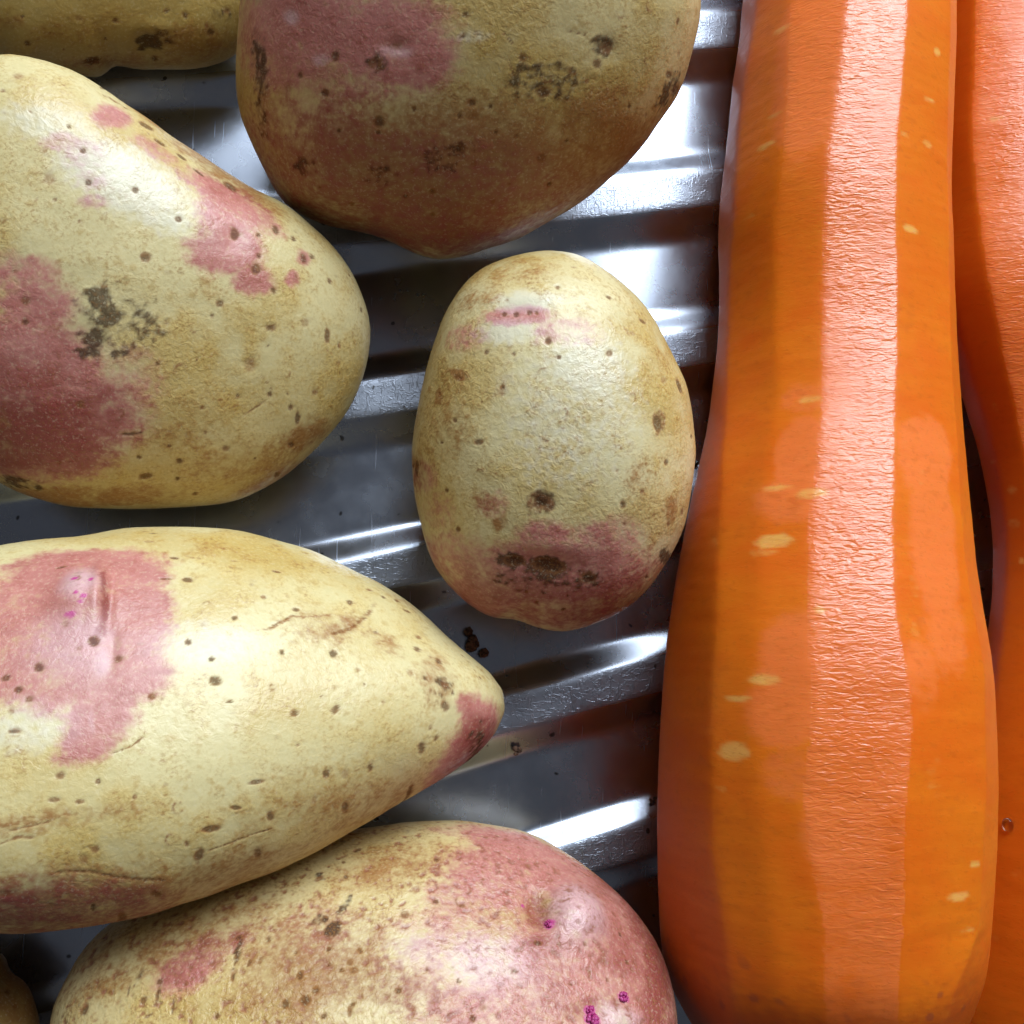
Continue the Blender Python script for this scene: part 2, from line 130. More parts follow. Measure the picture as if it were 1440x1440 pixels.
('r',42.39,-4.46,3.47,2.6,30,0.4),('k',43.26,-1.32,3.38,3.17,0,1),('k',41.9,-4.36,3.38,2.54,30,1),('k',40.31,-6.54,3.85,1.92,25,1),('k',41.72,0.11,2.93,1.25,0,0.75),
('d',43.2,-2.9,1.91,2.55,20,0.55),('d',37.04,2.62,1.4,1.07,0,0.7),('d',35.96,0.72,1.63,1.23,0,0.3),('d',40.31,-6.54,2.14,0.85,30,0.3),('s',3.0,15.04,0.71,0.43,0,1),
('s',12.69,12.85,0.52,0.4,0,1),('s',9.01,9.18,0.47,0.39,0,1),('s',3.52,5.41,0.53,0.53,0,1),('s',6.31,3.18,0.49,0.41,0,1),('s',6.87,0.31,0.64,0.52,0,1),
('s',-0.35,-1.84,0.66,0.55,0,1),('s',16.84,11.32,0.64,0.44,0,1),('s',21.7,5.19,0.71,0.79,0,1),('s',15.03,4.68,0.35,0.35,0,1),('s',16.7,-3.25,0.46,0.46,0,1),
('s',-10.8,7.52,0.59,0.59,0,1),('s',-9.06,4.41,0.4,0.4,0,1),('s',-13.34,2.12,0.79,0.79,0,1),('s',-13.92,-1.96,0.5,0.39,0,1),('s',-15.06,-5.62,0.84,0.42,0,1),
('s',-9.79,-10.82,0.66,0.52,0,1),('s',14.35,-14.52,0.52,0.52,0,1),('s',21.05,-9.75,0.5,0.46,0,1),('s',13.21,-17.83,0.53,0.41,0,1),('s',6.02,-18.48,0.73,0.47,30,1),
('s',5.93,-19.13,0.36,0.36,0,1),('s',-5.46,-18.26,0.49,0.42,0,1),('s',-6.64,-19.15,0.56,0.49,0,1),('s',1.48,-21.88,0.62,0.22,0,1),('s',-10.14,-23.08,0.49,0.28,0,1),
('s',-5.51,-23.17,0.32,0.32,0,1),('s',4.54,-17.57,0.29,0.29,0,1),('s',-4.54,3.0,0.52,0.52,0,1),('s',-7.47,5.38,0.74,0.74,0,1),('s',1.36,18.78,0.72,0.24,0,1),
('s',8.99,18.98,0.65,0.2,0,1),('s',14.64,17.81,0.66,0.21,0,1),('s',-2.03,21.94,0.98,0.33,0,1),('s',7.62,21.2,0.66,0.21,0,1),('s',0.37,15.0,1.1,0.23,0,1),
('s',8.66,-2.25,0.59,0.19,0,1),('s',7.23,-16.11,1.31,0.36,10,1),('s',-14.68,-21.95,1.1,0.34,0,1),('s',-1.58,24.36,0.58,0.17,0,1),('s',3.21,25.54,0.59,0.17,0,1),
('s',-1.58,-13.19,0.28,0.28,0,1),('s',-5.67,-11.54,0.35,0.35,0,1),('s',9.96,-13.98,0.88,0.26,0,1),('s',13.81,-0.43,0.61,0.3,0,1),('s',19.98,-0.84,0.27,0.27,0,1),
('s',17.17,-6.95,0.23,0.23,0,1),('s',-12.22,16.61,0.93,0.31,10,1),('s',-15.26,-0.73,0.5,0.5,0,1),('s',-16.72,0.9,0.57,0.57,0,1),('s',-15.65,-3.29,0.42,0.42,0,1),
('s',-10.14,-13.39,0.69,0.28,0,1),('s',-7.5,-13.61,0.49,0.24,0,1),('s',-2.19,-23.5,0.51,0.22,0,1),('s',-17.6,23.96,0.81,0.2,0,1),('s',21.97,-2.22,0.39,0.39,0,1),
('s',12.31,-11.27,0.96,0.22,10,1),('o',3.33,-14.18,0.68,0.72,0,1),('o',2.66,-17.32,0.61,0.61,0,1),('o',5.57,11.08,0.62,0.62,0,1),('o',-10.32,13.75,0.76,0.76,0,1),
('g',-10.32,13.75,0.5,0.34,0,1),('g',-9.92,11.37,0.3,0.3,0,1),('g',-8.99,10.9,0.49,0.38,0,1),('g',-8.35,13.35,0.34,0.34,0,1),('g',-9.27,10.17,0.3,0.3,0,1),
('g',-10.37,8.62,0.97,0.6,0,0.6),('s',-4.07,-8.34,0.34,0.14,18,0.8),('s',-3.66,-8.2,0.34,0.14,18,0.8),('s',-3.26,-8.06,0.34,0.14,18,0.8),
('s',-2.86,-7.92,0.34,0.14,18,0.8),('s',-2.49,-7.79,0.34,0.14,18,0.8),('s',-2.12,-7.59,0.33,0.14,37,0.8),('s',-1.79,-7.32,0.33,0.14,37,0.8),
('s',-1.49,-7.06,0.34,0.14,37,0.8),('s',-1.15,-6.79,0.34,0.14,37,0.8),('s',-9.15,-20.26,0.29,0.14,-1,0.8),('s',-8.78,-20.2,0.29,0.14,-1,0.8),
('s',-8.45,-20.23,0.29,0.14,-1,0.8),('s',-8.07,-20.23,0.29,0.14,-1,0.8),('s',-7.73,-20.26,0.29,0.14,-1,0.8),('s',-7.35,-20.27,0.29,0.14,-1,0.8),
('s',-7.01,-20.3,0.29,0.14,-1,0.8),('s',-6.63,-20.31,0.29,0.14,-1,0.8),('s',-6.29,-20.34,0.29,0.14,-1,0.8),('s',-5.92,-20.27,0.29,0.14,-1,0.8),
('s',-5.57,-20.34,0.31,0.14,-13,0.8),('s',-5.17,-20.43,0.31,0.14,-13,0.8),('s',-4.78,-20.44,0.31,0.14,-13,0.8),('s',-4.42,-20.56,0.31,0.14,-13,0.8),
('s',-4.02,-20.65,0.31,0.14,-13,0.8),('s',-3.63,-20.66,0.31,0.14,-13,0.8),('s',-3.27,-20.78,0.31,0.14,-13,0.8),('s',-2.87,-20.83,0.3,0.14,-2,0.8),
('s',-2.48,-20.76,0.3,0.14,-2,0.8),('s',-2.11,-20.8,0.3,0.14,-2,0.8),('s',-1.74,-20.83,0.3,0.14,-2,0.8),('s',-1.34,-20.85,0.3,0.14,-2,0.8),
('s',-0.94,-20.78,0.31,0.14,-2,0.8),('s',-0.57,-20.82,0.31,0.14,-2,0.8),('s',-0.19,-20.85,0.31,0.14,-2,0.8),('s',0.22,-20.87,0.31,0.14,-2,0.8),
('s',0.62,-20.8,0.31,0.14,-2,0.8),('s',0.99,-20.84,0.31,0.14,-2,0.8),('s',1.4,-20.85,0.31,0.14,-2,0.8),('s',1.81,-20.78,0.31,0.14,-2,0.8),
('s',2.18,-20.82,0.31,0.14,-2,0.8),('s',7.17,-18.06,0.18,0.09,18,0.8),('s',7.4,-17.98,0.18,0.09,18,0.8),('s',7.63,-17.9,0.18,0.09,18,0.8),
('s',7.84,-17.84,0.18,0.09,18,0.8),('s',8.08,-17.76,0.18,0.09,18,0.8),('s',8.29,-17.7,0.18,0.09,18,0.8),('s',8.52,-17.62,0.18,0.09,18,0.8),
('s',8.73,-17.56,0.18,0.09,18,0.8),('s',8.97,-17.48,0.18,0.09,18,0.8),('s',9.18,-17.42,0.18,0.09,18,0.8),('s',9.42,-17.34,0.18,0.09,18,0.8),
('s',9.63,-17.28,0.19,0.09,18,0.8),('s',9.87,-17.2,0.19,0.09,18,0.8),('s',10.08,-17.14,0.19,0.09,18,0.8),('s',10.32,-17.06,0.19,0.09,18,0.8),
('s',10.58,-16.89,0.19,0.09,18,0.8),('s',10.77,-16.92,0.19,0.09,18,0.8),('s',11.04,-16.74,0.19,0.09,18,0.8),('s',11.22,-16.78,0.19,0.09,18,0.8),
('s',11.46,-16.7,0.19,0.09,18,0.8),('s',11.71,-16.54,0.19,0.09,18,0.8),('s',11.95,-16.46,0.19,0.09,18,0.8),('s',12.17,-16.4,0.19,0.09,18,0.8),
('s',12.41,-16.32,0.19,0.09,18,0.8),('s',12.65,-16.24,0.19,0.09,18,0.8),('s',12.87,-16.17,0.19,0.09,18,0.8),('s',13.11,-16.1,0.19,0.09,18,0.8),
('s',13.33,-16.03,0.19,0.09,18,0.8),('s',13.57,-15.95,0.19,0.09,18,0.8),('s',13.79,-15.89,0.19,0.09,18,0.8),('s',14.03,-15.81,0.19,0.09,18,0.8),
('s',14.27,-15.73,0.19,0.09,18,0.8),('s',14.5,-15.66,0.19,0.09,18,0.8),('s',-15.35,-17.34,0.41,0.19,18,0.8),('s',-14.84,-17.17,0.41,0.19,18,0.8),
('s',-14.42,-17.11,0.41,0.19,18,0.8),('s',-13.91,-16.94,0.41,0.19,18,0.8),('s',-13.4,-16.87,0.43,0.19,0,0.8),('s',-12.9,-16.96,0.43,0.19,0,0.8),
('s',-12.36,-16.98,0.43,0.19,0,0.8),('r',12.89,8.09,0.39,0.19,19,0.8),('r',13.38,8.26,0.39,0.19,19,0.8),('r',13.87,8.56,0.39,0.19,19,0.8),
('r',14.35,8.72,0.39,0.19,19,0.8),('r',14.85,9.05,0.39,0.19,19,0.8),('r',15.34,9.2,0.39,0.19,19,0.8),('r',15.85,9.52,0.39,0.19,19,0.8),('r',16.36,9.86,0.4,0.19,19,0.8),
('r',16.87,9.97,0.4,0.19,7,0.8),('r',17.42,10.19,0.4,0.19,7,0.8),('r',17.95,10.23,0.4,0.19,7,0.8),('r',18.51,10.45,0.4,0.19,7,0.8),('r',19.04,10.52,0.4,0.19,7,0.8),
('r',19.61,10.75,0.41,0.19,7,0.8),('r',20.14,10.79,0.41,0.19,7,0.8),('r',20.72,11.02,0.41,0.19,7,0.8),('r',21.25,11.09,0.41,0.19,7,0.8),
('r',-15.43,-15.58,0.46,0.22,7,0.8),('r',-14.85,-15.53,0.46,0.22,7,0.8),('r',-14.31,-15.54,0.46,0.22,7,0.8),('r',-13.73,-15.48,0.46,0.22,7,0.8),
('r',-13.15,-15.42,0.46,0.22,7,0.8),('r',-12.61,-15.43,0.46,0.22,7,0.8),('r',-12.03,-15.37,0.46,0.22,7,0.8),('r',-11.44,-15.31,0.46,0.22,7,0.8),
('r',-10.86,-15.25,0.46,0.22,7,0.8),('r',-10.34,-15.26,0.47,0.22,7,0.8),('r',-9.76,-15.2,0.47,0.22,7,0.8),('r',-9.17,-15.14,0.47,0.22,7,0.8),
('r',-8.59,-15.07,0.47,0.22,7,0.8),('r',-8.0,-15.01,0.47,0.22,7,0.8),('s',-14.56,-16.21,0.23,0.11,13,0.8),('s',-14.26,-16.14,0.23,0.11,13,0.8),
('s',-14.04,-16.16,0.23,0.11,13,0.8),('s',-13.74,-16.1,0.23,0.11,13,0.8),('s',-13.47,-16.04,0.23,0.11,13,0.8),('s',-13.18,-15.97,0.23,0.11,13,0.8),
('s',-12.91,-15.92,0.23,0.11,13,0.8),('s',-12.68,-15.94,0.23,0.11,13,0.8),('s',-12.39,-15.87,0.23,0.11,13,0.8),('s',-12.12,-15.81,0.23,0.11,13,0.8),
('s',-11.82,-15.74,0.23,0.11,13,0.8),('s',-11.52,-15.68,0.23,0.11,13,0.8),('s',-11.29,-15.69,0.23,0.11,13,0.8),('s',-11.02,-15.63,0.23,0.11,13,0.8),
('s',-10.73,-15.56,0.23,0.11,13,0.8),('s',12.68,12.85,0.48,0.48,0,1),('s',16.95,11.32,0.56,0.4,0,1),('s',21.7,5.27,0.71,0.71,0,1),('s',28.18,-0.87,0.4,0.4,0,1),
('s',32.22,3.54,0.53,0.53,0,1),('s',33.64,7.59,0.5,0.5,0,1),('s',21.05,-9.79,0.5,0.5,0,1),('s',23.51,-9.51,0.5,0.5,0,1),('s',26.92,-8.52,0.51,0.51,0,1),
('s',34.02,-5.53,0.56,0.64,0,1),('s',14.27,-14.52,0.52,0.52,0,1),('s',29.83,16.38,0.39,0.39,0,1),('s',32.03,16.46,0.48,0.48,0,1),('s',36.69,6.15,0.58,0.58,0,1),
('s',37.24,2.62,0.74,0.74,0,1),('s',37.23,-0.22,0.66,0.66,0,1),('s',36.12,-4.27,0.41,0.41,0,1),('s',24.51,13.86,0.5,0.5,0,1),('s',24.89,3.11,0.4,0.4,0,1),
('s',34.21,9.78,0.42,0.42,0,1),('s',35.58,6.58,0.33,0.33,0,1),('s',38.42,1.61,0.33,0.33,0,1),('s',43.26,4.93,0.26,0.26,0,1),('s',27.83,9.29,0.41,0.25,0,1),
('s',33.19,14.65,0.6,0.26,0,1),('s',21.76,-2.63,0.46,0.46,0,1),('s',34.27,3.03,0.33,0.33,0,1),('s',19.13,23.24,0.69,0.22,0,1),('s',23.69,22.84,0.7,0.22,0,1),
('s',27.84,17.22,0.51,0.26,0,1),('s',24.03,-12.59,0.55,0.55,0,1),('s',19.76,-12.53,0.38,0.38,0,1),('s',33.75,-9.25,0.41,0.41,0,1),('s',35.11,-3.17,0.28,0.28,0,1),
('s',25.62,1.2,0.24,0.24,0,1),('s',41.16,8.53,0.26,0.26,0,1),('o',16.61,-3.25,0.57,0.57,0,1),('o',13.81,-0.24,0.53,0.53,0,1),('s',22.06,8.32,0.68,0.29,17,0.8),
('s',22.98,8.77,0.69,0.29,17,0.8),('s',23.91,9.2,0.69,0.29,17,0.8),('s',24.74,9.76,0.65,0.29,39,0.8),('s',25.56,10.68,0.66,0.3,39,0.8),('s',26.31,11.4,0.66,0.3,39,0.8),
('s',27.12,12.54,0.84,0.3,56,0.8),('s',28.01,14.13,0.85,0.3,56,0.8),('s',25.56,10.4,0.6,0.26,59,0.8),('s',26.03,11.26,0.6,0.26,59,0.8),('s',26.53,12.17,0.6,0.26,59,0.8),
('s',13.57,8.26,0.27,0.13,27,0.8),('s',13.9,8.57,0.27,0.13,27,0.8),('s',14.22,8.73,0.27,0.13,27,0.8),('s',14.55,9.03,0.27,0.13,27,0.8),('s',14.87,9.2,0.27,0.13,27,0.8),
('s',15.19,9.36,0.27,0.13,27,0.8),('s',15.53,9.67,0.27,0.13,27,0.8),('s',15.85,9.83,0.27,0.13,27,0.8),('s',16.19,10.14,0.27,0.13,27,0.8),
('s',16.52,10.3,0.27,0.13,27,0.8),('s',16.86,10.62,0.27,0.13,27,0.8),('b',-9.43,11.99,3.41,4.92,0,1.0),('b',-7.52,12.5,0.99,4.57,0,1.7),
('e',-6.02,10.25,0.68,4.92,0,1.3),('e',-5.21,4.56,0.66,2.95,0,1.0),('r',43.1,-3.48,3.83,3.4,25,0.8),('r',40.98,-6.36,3.88,1.72,25,0.7),
('y',6.42,21.57,21.41,3.29,-6,0.7),('y',-5.78,-19.7,20.96,5.59,6,0.5),('y',24.24,-11.76,17.91,3.5,16,0.55),('y',20.54,19.9,11.05,3.4,-25,0.5)]},
'bottom':{'loc':[-0.02397,-0.07366,0.02412],'M':[[0.99911,0.04175,0.0053],[-0.03653,0.79779,0.60183],
[0.0209,-0.60149,0.79861]],'h':14.95,'p':2.25,'tab':[43.23,43.5,43.65,43.68,43.58,43.37,43.06,42.65,42.11,41.45,40.72,40.01,39.37,38.81,38.32,37.81,37.21,36.47,35.61,34.73,33.91,33.18,32.46,31.72,30.99,30.36,29.82,29.31,28.82,28.44,28.19,28.03,27.91,27.78,27.64,27.61,27.77,28.09,28.43,28.71,28.91,29.07,29.31,29.74,30.34,30.98,31.52,32.06,32.79,33.72,34.66,35.45,36.21,37.13,38.09,38.79,39.17,39.39,39.61,39.75,39.61,39.16,38.6,37.99,37.24,36.3,35.36,34.56,33.83,33.05,32.11,31.14,30.28,29.58,28.98,28.45,27.93,27.39,26.85,26.36,25.95,25.6,25.3,25.08,24.96,24.9,24.85,24.76,24.67,24.65,24.7,24.78,24.86,24.97,25.2,25.57,26.04,26.52,26.97,27.35,27.73,28.25,29.02,29.93,30.8,31.52,32.22,33.09,34.16,35.29,36.28,37.16,38.08,39.07,39.99,40.71,41.32,41.93,42.47,42.89],'feats':[('k',22.33,21.39,8.75,3.43,-20,1),
('k',27.79,17.42,9.75,4.88,-30,1),('k',32.94,11.65,7.71,7.71,0,1),('k',17.99,15.86,7.3,5.47,0,0.85),('k',28.23,4.36,10.5,6.65,0,0.9),('k',37.95,4.83,5.03,9.34,0,1),
('k',14.66,4.04,10.25,7.52,0,0.62),('k',20.66,-2.32,12.72,4.69,0,0.75),('k',12.73,12.14,4.98,3.2,0,0.6),('k',14.76,24.31,5.76,1.54,0,0.5),
('k',-21.89,2.65,3.83,2.56,20,0.8),('k',-18.21,5.7,3.89,1.95,20,0.5),('k',-5.55,8.04,4.95,3.96,0,0.3),('w',28.16,10.85,3.98,3.98,0,0.8),('w',15.7,3.75,6.5,4.1,0,0.7),
('w',7.79,5.17,5.11,3.07,0,0.5),('w',33.22,-2.13,3.1,1.72,0,0.8),('r',23.26,11.36,1.61,2.69,0,1),('r',22.74,6.72,1.75,1.05,0,0.8),('r',3.39,17.37,9.08,4.36,20,0.65),
('r',2.23,-0.34,8.26,3.97,0,0.55),('r',23.87,4.68,2.78,6.95,0,0.3),('r',29.94,-0.95,5.14,1.37,20,0.5),('r',-6.74,2.61,10.91,8.98,0,0.68),
('r',-20.09,7.25,13.76,4.26,20,0.6),('r',-32.48,4.0,6.48,5.19,0,0.5),('r',-17.21,-2.06,5.01,1.88,0,0.4),('d',-2.8,11.0,0.74,2.02,-20,0.8),
('d',-3.9,7.35,1.12,1.32,-20,0.85),('d',-5.62,8.78,1.66,0.99,0,0.5),('d',-15.65,4.22,0.45,2.26,-15,0.6),('d',-24.78,0.66,0.38,1.9,0,0.6),
('d',-27.62,2.6,0.45,1.92,-20,0.5),('d',-6.14,15.5,1.03,0.76,-30,0.6),('s',9.16,11.49,0.53,0.42,0,1),('s',5.15,9.39,0.7,0.7,0,1),('s',-4.18,2.63,0.33,0.33,0,1),
('s',13.84,-3.61,0.46,0.46,0,1),('s',22.71,6.43,0.7,0.42,0,1),('s',6.42,-2.85,0.33,0.33,0,1),('s',29.55,3.23,0.28,0.28,0,1),('s',9.4,18.29,0.66,0.59,60,1),
('s',15.2,-2.33,0.4,0.4,0,1),('s',31.93,2.57,0.24,0.24,0,1),('s',18.05,16.74,0.26,0.26,0,1),('s',12.71,11.14,0.57,0.42,0,1),('s',8.16,2.08,0.27,0.27,0,1),
('s',12.04,0.84,0.3,0.3,0,1),('s',23.14,9.79,0.28,0.28,0,1),('s',28.76,6.59,0.25,0.25,0,1),('s',34.61,9.17,0.29,0.29,0,1),('s',-0.29,4.35,0.34,0.34,0,1),
('s',-1.55,2.97,0.54,0.54,0,1),('s',-0.91,-2.27,0.33,0.33,0,1),('s',4.55,-0.65,0.4,0.4,0,1),('s',19.48,2.4,0.48,0.27,0,1),('s',18.22,23.75,0.31,0.31,0,1),
('s',11.33,24.84,0.54,0.31,0,1),('s',25.47,10.49,0.65,0.36,0,1),('s',11.21,2.52,0.24,0.24,0,1),('s',26.85,1.4,0.27,0.27,0,1),('s',39.06,13.93,0.27,0.27,0,1),
('s',35.22,5.39,0.32,0.32,0,1),('s',40.38,9.52,0.3,0.3,0,1),('s',-15.73,6.58,0.65,0.39,30,1),('s',-15.76,3.73,0.29,1.09,-10,1),('s',-15.9,1.43,0.22,0.7,0,1),
('s',-14.07,3.14,0.29,0.71,-15,1),('s',-12.7,3.43,0.29,0.71,-15,1),('s',-33.83,-0.53,0.44,0.64,0,1),('s',-9.05,-2.12,0.38,0.56,0,1),('s',-26.43,-0.58,0.38,0.38,0,1),
('s',-20.7,4.09,0.29,0.29,0,1),('s',-30.9,0.94,0.19,0.19,0,1),('s',-24.89,1.45,0.45,0.45,0,1),('s',-24.82,-0.28,0.25,1.14,0,1),('s',-22.64,-1.67,0.22,1.06,0,1),
('s',-17.16,-3.21,0.25,0.37,0,1),('s',-8.45,4.28,0.32,0.32,0,1),('s',-6.43,15.03,0.89,0.48,40,1),('s',-3.39,17.91,0.35,0.35,0,1),('s',-36.94,-0.58,0.29,0.29,0,1),
('s',-10.05,2.52,0.45,0.45,0,1),('s',-33.59,1.93,0.29,0.29,0,1),('s',-6.69,-1.8,0.63,0.63,0,1),('s',-4.35,4.59,0.39,0.39,0,1),('s',-12.05,6.11,0.26,0.52,0,1),
('s',-25.46,-2.5,0.62,0.19,15,1),('s',-28.62,0.79,0.19,0.95,10,1),('s',-0.5,4.6,0.33,0.33,0,1),('s',-0.99,1.94,0.45,0.45,0,1),('s',-12.84,-1.93,0.22,0.22,0,1),
('s',-5.53,-0.58,0.44,0.44,0,1),('s',-7.57,1.33,0.45,0.64,0,1),('s',-12.21,8.99,0.27,0.27,0,1),('s',-2.88,15.19,0.48,0.48,0,1),('s',-1.6,20.15,0.71,0.36,40,1),
('s',-2.59,1.94,0.32,0.32,0,1),('s',-1.3,-3.04,0.44,0.94,0,1),('s',-4.36,-3.62,0.31,0.31,0,1),('s',-22.14,0.12,0.32,0.19,0,1),('o',19.48,2.4,0.68,0.48,0,1),
('o',12.36,11.68,0.64,0.64,0,1),('o',13.49,13.44,0.57,0.57,0,1),('o',15.93,14.88,0.58,0.58,0,1),('o',11.68,13.34,0.5,0.5,0,1),('g',24.42,9.17,0.71,0.86,0,1),
('g',34.04,0.51,0.91,0.77,0,1),('g',29.38,-2.76,1.22,0.95,0,1),('g',29.18,-1.62,1.02,0.68,0,1),('g',21.09,11.99,0.29,0.29,0,1),('e',23.26,11.36,2.15,3.23,0,1.7),
('e',29.87,-1.62,3.07,1.71,0,0.5),('b',28.52,10.85,4.7,5.07,0,1.2),('b',33.22,-2.13,3.1,2.06,0,0.5),('r',35.22,6.1,4.29,5.72,0,0.45),('r',30.66,9.24,2.16,2.16,0,0.4),
('r',39.84,5.54,2.54,10.9,-12,0.9),('r',36.43,18.68,5.81,1.94,-38,0.6),('r',38.67,12.24,2.26,4.52,-30,0.7),('y',-15.84,-0.3,15.75,6.3,0,0.5),
('y',3.39,17.37,10.89,4.36,20,0.4)]},'behind':{'loc':[-0.07266,0.08219,0.01909],'M':[[0.96867,-0.07968,0.23524],[0.19791,0.81988,-0.53724],
[-0.15006,0.56696,0.80996]],'h':12.3,'p':2.25,'tab':[31.22,30.78,30.44,30.28,30.17,29.89,29.23,28.24,27.29,26.53,25.92,25.36,24.69,23.71,22.38,20.93,19.85,19.46,19.54,19.57,19.17,18.4,17.53,16.76,16.22,15.96,15.91,15.89,15.79,15.61,15.51,15.6,15.88,16.17,16.27,16.16,16.02,16.03,16.28,16.71,17.21,17.73,18.25,18.74,19.13,19.46,19.83,20.32,20.87,21.46,22.17,23.04,23.97,24.75,25.29,25.7,26.15,26.7,27.39,28.07,28.47,28.51,28.42,28.43,28.54,28.59,28.35,27.75,26.97,26.25,25.69,25.31,24.93,24.37,23.54,22.44,21.34,20.63,20.44,20.49,20.49,20.29,19.89,19.32,18.73,18.31,18.13,18.14,18.23,18.26,18.27,18.34,18.53,18.72,18.71,18.41,18.07,18.07,18.6,19.49,20.37,21.12,21.93,22.92,24.02,25.17,26.34,27.53,28.65,29.59,30.32,30.81,31.15,31.44,31.64,31.67,31.62,31.61,31.63,31.55],'feats':[('y',6.05,-11.57,29.0,8.29,0,0.6),
('s',1.85,-9.37,0.53,0.45,0,1),('s',6.97,-9.84,0.53,0.53,0,1),('s',17.22,-9.29,0.46,0.46,0,1),('s',-5.88,-12.66,0.49,0.49,0,1),('s',20.86,-11.82,0.6,0.6,0,1),
('s',20.29,-10.8,0.38,0.38,0,1),('s',2.92,-15.53,1.35,0.51,0,1),('s',23.69,-8.89,0.69,0.43,0,1),('s',-2.45,-11.38,0.24,0.24,0,1),('s',8.88,-14.91,0.34,0.34,0,1),
('s',14.45,-8.67,0.29,0.29,0,1),('s',5.17,-12.36,0.25,0.25,0,1),('s',12.09,-15.66,0.39,0.39,0,1),('s',-5.79,-9.05,0.28,0.28,0,1),('s',-0.94,-13.76,0.25,0.25,0,1),
('d',11.47,-13.32,2.11,1.77,0,1),('d',2.92,-15.53,1.43,0.59,0,0.7),('d',12.32,-12.94,3.8,2.53,0,0.35),('d',22.78,-9.26,2.56,1.28,0,0.4),('e',11.06,-13.3,2.11,1.9,0,0.9),
('b',12.56,-10.95,3.34,1.25,0,0.5),('r',-5.96,-10.18,4.82,1.21,0,0.4),('r',18.13,-13.1,6.85,3.43,0,0.5),('r',6.37,-16.31,8.66,1.73,0,0.5),
('r',2.13,-11.46,10.68,2.88,0,0.25)]},'corner':{'loc':[-0.0841,-0.07996,0.01552],'M':[[0.94694,-0.01011,0.32127],[-0.14503,0.87854,0.45512],
[-0.28685,-0.47756,0.83045]],'h':9.12,'p':2.25,'tab':[17.16,17.12,17.07,17.04,17.06,17.15,17.3,17.48,17.63,17.75,17.86,17.97,18.09,18.24,18.32,18.21,17.99,17.9,18.18,18.72,18.95,18.27,16.78,15.24,14.36,14.39,15.3,16.79,18.43,19.63,19.9,19.13,17.72,16.29,15.31,14.93,15.14,15.77,16.54,17.17,17.54,17.74,17.9,18.03,18.07,17.97,17.76,17.59,17.65,17.99,18.38,18.53,18.35,18.02,17.67,17.36,17.1,16.88,16.7,16.58,16.52,16.48,16.32,15.99,15.6,15.24,14.93,14.7,14.56,14.51,14.49,14.41,14.24,13.93,13.47,13.0,12.89,13.52,14.84,16.12,16.31,14.98,12.77,10.78,9.71,9.75,10.87,12.89,15.44,17.86,19.36,19.48,18.38,16.76,15.29,14.43,14.33,14.97,16.04,17.08,17.75,18.04,18.13,18.15,18.12,18.02,17.9,17.87,17.99,18.22,18.38,18.31,18.07,17.8,17.59,17.42,17.29,17.2,17.17,17.16],'feats':[('y',11.18,10.3,7.1,5.68,0,0.8),
('r',11.18,10.3,7.1,5.68,0,0.8),('s',10.83,10.23,0.43,0.43,0,1),('s',12.15,8.27,0.35,0.35,0,1)]}},'carrots':{'near':{'st':[[56.23,112.65,17.33,16.2],
[55.96,108.63,17.52,16.4],[55.68,104.64,17.71,16.6],[55.4,100.68,17.89,16.8],[55.12,96.78,18.04,16.96],[54.84,92.93,18.16,17.08],[54.55,89.1,18.27,17.2],
[54.27,85.31,18.38,17.32],[53.84,81.56,18.44,17.39],[53.38,77.82,18.53,17.47],[52.8,74.06,18.67,17.62],[52.29,70.36,18.75,17.72],[51.84,66.73,18.79,17.76],
[51.4,63.11,18.83,17.8],[50.97,59.53,18.86,17.83],[50.57,55.94,18.93,17.91],[50.12,52.37,19.04,18.02],[49.69,48.83,19.13,18.11],[49.48,45.35,19.15,18.14],
[49.39,41.9,19.16,18.15],[49.47,38.52,19.08,18.06],[49.38,35.11,19.1,18.08],[49.25,31.71,19.13,18.12],[49.08,28.31,19.2,18.19],[48.86,24.93,19.3,18.3],
[48.51,21.54,19.5,18.51],[48.16,18.17,19.7,18.72],[47.81,14.83,19.9,18.93],[47.43,11.51,20.13,19.18],[46.91,8.19,20.49,19.56],[46.4,4.9,20.84,19.93],
[45.88,1.64,21.19,20.3],[45.38,-1.58,21.53,20.67],[44.93,-4.77,21.84,21.0],[44.48,-7.93,22.16,21.34],[44.06,-11.05,22.46,21.66],[43.72,-14.16,22.84,22.07],
[43.46,-17.22,23.17,22.42],[43.24,-20.26,23.49,22.76],[43.07,-23.27,23.78,23.07],[42.97,-26.26,24.02,23.31],[42.76,-29.23,24.12,23.43],[42.55,-32.17,24.23,23.54],
[42.33,-35.1,24.34,23.66],[42.15,-38.01,24.37,23.69],[41.99,-40.91,24.38,23.71],[41.83,-43.79,24.38,23.7],[41.7,-46.67,24.29,23.6],[41.57,-49.54,24.2,23.51],
[41.46,-52.35,24.09,23.4],[41.36,-55.0,23.98,23.28],[41.27,-57.47,23.87,23.16],[41.2,-59.8,23.73,23.01],[41.11,-62.01,23.57,22.85],[41.07,-64.17,23.38,22.64],
[41.05,-66.32,23.16,22.41],[41.1,-68.62,22.75,21.97],[41.31,-71.19,22.12,21.29],[41.75,-74.18,21.17,20.28],[42.54,-77.57,19.7,18.73]],'bounds':[[(102.3,56.0),
(96.0,56.0),(90.3,54.0),(84.3,53.5),(79.2,49.0),(73.5,48.0),(67.7,47.5),(62.3,46.0),(56.9,45.5),(51.1,45.5),(46.0,44.0),(40.5,45.0),(35.1,46.5),(29.7,48.0),(24.2,49.5),
(19.0,49.5),(13.9,49.5),(8.7,49.5),(3.5,50.5),(-1.4,51.0),(-6.3,51.5),(-11.2,52.0),(-15.8,52.0),(-20.4,51.0),(-24.8,50.0),(-29.1,50.5),(-33.5,51.5),(-37.8,52.0),
